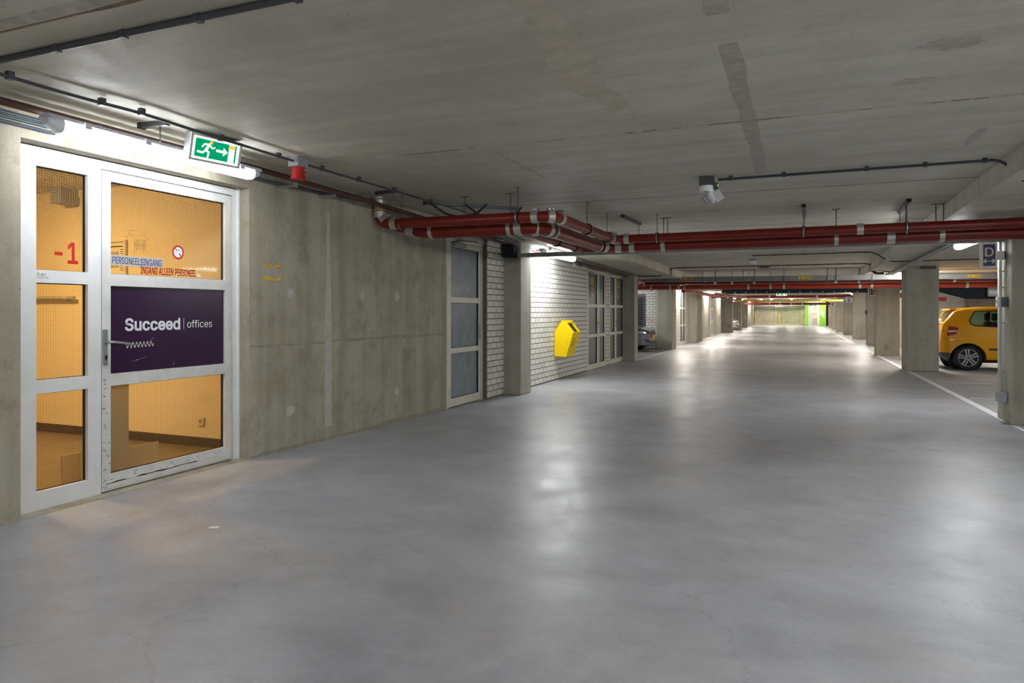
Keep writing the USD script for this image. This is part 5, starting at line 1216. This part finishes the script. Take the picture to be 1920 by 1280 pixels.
    t.add_local('sill_trim', to_tri((So - Si) ^ side(Polygon([(ax[0] + R + .08, .1), (ax[1] - R - .08, .1), (ax[1] - R - .08, .235), (ax[0] + R + .08, .235)])) - arch), C['car_trim'], 32)
    for x in ax:
        for sgn in (-1, 1):
            yo = sgn * (.815 if kind == 'hatch' else .86)
            q = lambda m: remap(m, np.array([[1, 0, 0, x], [0, 0, sgn, yo], [0, 1, 0, R], [0, 0, 0, 1.0]]))
            prof = [(R * .69, -.19), (R * .90, -.19), (R * .985, -.165), (R, -.12), (R, -.06), (R * .985, -.02), (R * .91, .002), (R * .72, -.004), (R * .69, -.02)]
            wh = t.add_local('wheel', q(lathe(prof, 40)), C['tyre'], 40)
            t.add_local('rim_well', q(lathe([(.03, -.10), (R * .68, -.10), (R * .70, -.02), (R * .69, -.02), (R * .66, -.085)], 36)), C['hub_dark'], 40, under=wh)
            lip = ring((0, 0, -.03), (0, 0, .002), R * .665, R * .705, 40)
            sp = [lip, cyl((0, 0, -.06), (0, 0, -.004), .05, 20)]
            for k in range(5):
                a = math.pi / 2 + k * 2 * math.pi / 5 + .12
                for o in (-.026, .026):
                    d, n = np.array((math.cos(a), math.sin(a), 0)), np.array((-math.sin(a), math.cos(a), 0))
                    p0, p1 = d * .045 + n * o * .9, d * R * .68 + n * o * 1.25
                    b_ = [p0 - n * .013 + (0, 0, -.05), p0 + n * .013 + (0, 0, -.05), p1 + n * .017 + (0, 0, -.05), p1 - n * .017 + (0, 0, -.05)]
                    sp.append(hexa(b_, [v + np.array((0, 0, .045)) for v in b_]))
            t.add_local('rim', q(cat(*sp)), C['rim'], 30, under=wh)
            t.add_local('hub_cap', q(cyl((0, 0, -.01), (0, 0, .004), .028, 16)), C['dark_box'], under=wh)
    for x, y in ((1.75, -.36), (1.75, .36)):
        t.add_local('seat', cat(bx(x - .5, x, y - .24, y + .24, .5, .66, .05), bx(x - .62, x - .48, y - .23, y + .23, .6, 1.12, .05), bx(x - .62, x - .54, y - .12, y + .12, 1.14, 1.32, .03)), C['car_inside'])
    t.add_local('rear_seat', bx(.62, .78, -.58, .58, .55, 1.05, .05), C['car_inside'])
    t.add_local('dashboard', bx(2.45, 2.8, -.65, .65, .6, .96, .05), C['car_inside'])
    if kind == 'hatch':
        lampp = Polygon([(.183, 1.023), (.33, .999), (.366, .975), (.36, .93), (.322, .845), (.26, .81), (.145, .795), (.15, .88)])
        skin = shell(.006) - shell(-.02)
        half = lambda y0, y1: to_man(bx(-.5, 4.5, y0, y1, 0, 2))
        for nm, (y0, y1) in (('a', (-1.2, -.4)), ('b', (.4, 1.2))):
            q = t.add_local('tail_lamp', to_tri(skin ^ side(lampp) ^ half(y0, y1)), C['tail_red'], 32, label='red tail lamp')
            t.add_local('lamp_band', to_tri((shell(.009) - shell(0.0)) ^ side(Polygon([(.158, .882), (.34, .895), (.345, .925), (.163, .918)])) ^ half(y0, y1)), C['tail_white'], 32, under=q)
        t.add_local('lower_bumper', to_tri((shell(.005) - shell(-.03)) ^ side(Polygon([(-.3, .1), (-.3, .40), (.18, .405), (.235, .36), (.24, .1)])) - arch), C['car_bumper'], 32, label='dark grey lower bumper')
        t.add_local('fuel_flap_gap', to_tri((shell(.0015) - shell(-.01)) ^ side(Point(.475, .905).buffer(.068).difference(Point(.475, .905).buffer(.064))) ^ half(-1.2, 0)), C['stain_brown'], 32)
        t.add_local('rub_strip', to_tri((shell(.014) - shell(-.01)) ^ side(sbox(.962, .472, 2.6, .514))), C['car_trim'], 32)
        t.add_local('panel_gap', to_tri((shell(.0015) - shell(-.01)) ^ side(unary_union([sbox(1.268, .3, 1.273, 1.0), LineString([(.06, .735), (.25, .735), (.42, .665)]).buffer(.0025)]))), C['car_trim'], 32)
        sp_ = hexa([(.24, -.52, 1.395), (.24, .52, 1.395), (.42, .50, 1.41), (.42, -.50, 1.41)], [(.245, -.515, 1.425), (.245, .515, 1.425), (.46, .49, 1.432), (.46, -.49, 1.432)])
        t.add_local('roof_spoiler', sp_, paint, smooth=False)
        t.add_local('rear_wiper', cat(cyl((.055, -.02, 1.10), (.03, -.02, 1.11), .02, 12), cyl((.04, -.02, 1.115), (.075, -.36, 1.135), .009, 8)), C['car_trim'])
        t.add_local('number_plate', bx(-.008, .0, -.26, .26, .52, .60), C['plate'], smooth=False)
        t.add_local('lock_dot', on_front(extrude(Point(0, 0).buffer(.012), .004), .085, -.742, .90), C['car_trim'])
    else:
        skin = shell(.005) - shell(-.02)
        xr = to_man(bx(3.55, 4.4, -1, 1, 0, 1.2))
        for y0, y1 in ((-.82, -.50), (.50, .82)):
            q = t.add_local('headlamp', to_tri(skin ^ along(Polygon([(y0, .60), (y1, .60), (y1, .715), (y0, .755)]), 3.62, 4.3)), C['car_trim'], 32, label='dark headlamp housing')
            ym = (y0 + y1) / 2 - .05 * (1 if y0 > 0 else -1) * -1
            t.add_local('headlamp_lens', to_tri((shell(.009) - shell(-.01)) ^ along(Polygon([(ym - .09, .62), (ym + .09, .62), (ym + .08, .70), (ym - .08, .705)]), 3.7, 4.3)), C['head_glass'], 32, under=q)
        t.add_local('grille', to_tri(skin ^ along(Polygon([(-.48, .50), (.48, .50), (.52, .66), (-.52, .66)]), 3.8, 4.4)), C['car_trim'], 32)
        t.add_local('air_intake', to_tri(skin ^ along(Polygon([(-.66, .34), (-.35, .26), (.35, .26), (.66, .34), (.70, .44), (.5, .36), (-.5, .36), (-.70, .44)]), 3.7, 4.4)), C['car_trim'], 32)
        t.add_local('number_plate', bx(4.13, 4.155, -.26, .26, .455, .565, .003), C['plate'], smooth=False, label='yellow number plate')
        t.add_local('badge', cyl((4.105, 0, .635), (4.125, 0, .635), .05, 20), C['steel'])
        for sgn in (-1, 1): t.add_local('door_mirror', bx(2.55, 2.68, sgn * .88, sgn * 1.0, .98, 1.1, .03), paint)
    return t
car('small yellow hatchback parked at the right, seen from its rear wheel side', C['car_yellow'], (3.08, 19.73, 0), 'hatch')
car('dark grey car with yellow number plate parked in the left bay, only its nose showing', C['car_grey'], (-8.77, 24.05, 0), 'sedan')
car('silver car parked between far left pillars with its nose out', C['car_silver'], (-8.15, 52.6, 0), 'sedan')
car('white car almost hidden behind a far left pillar', C['car_white'], (-8.9, 46.7, 0), 'sedan')
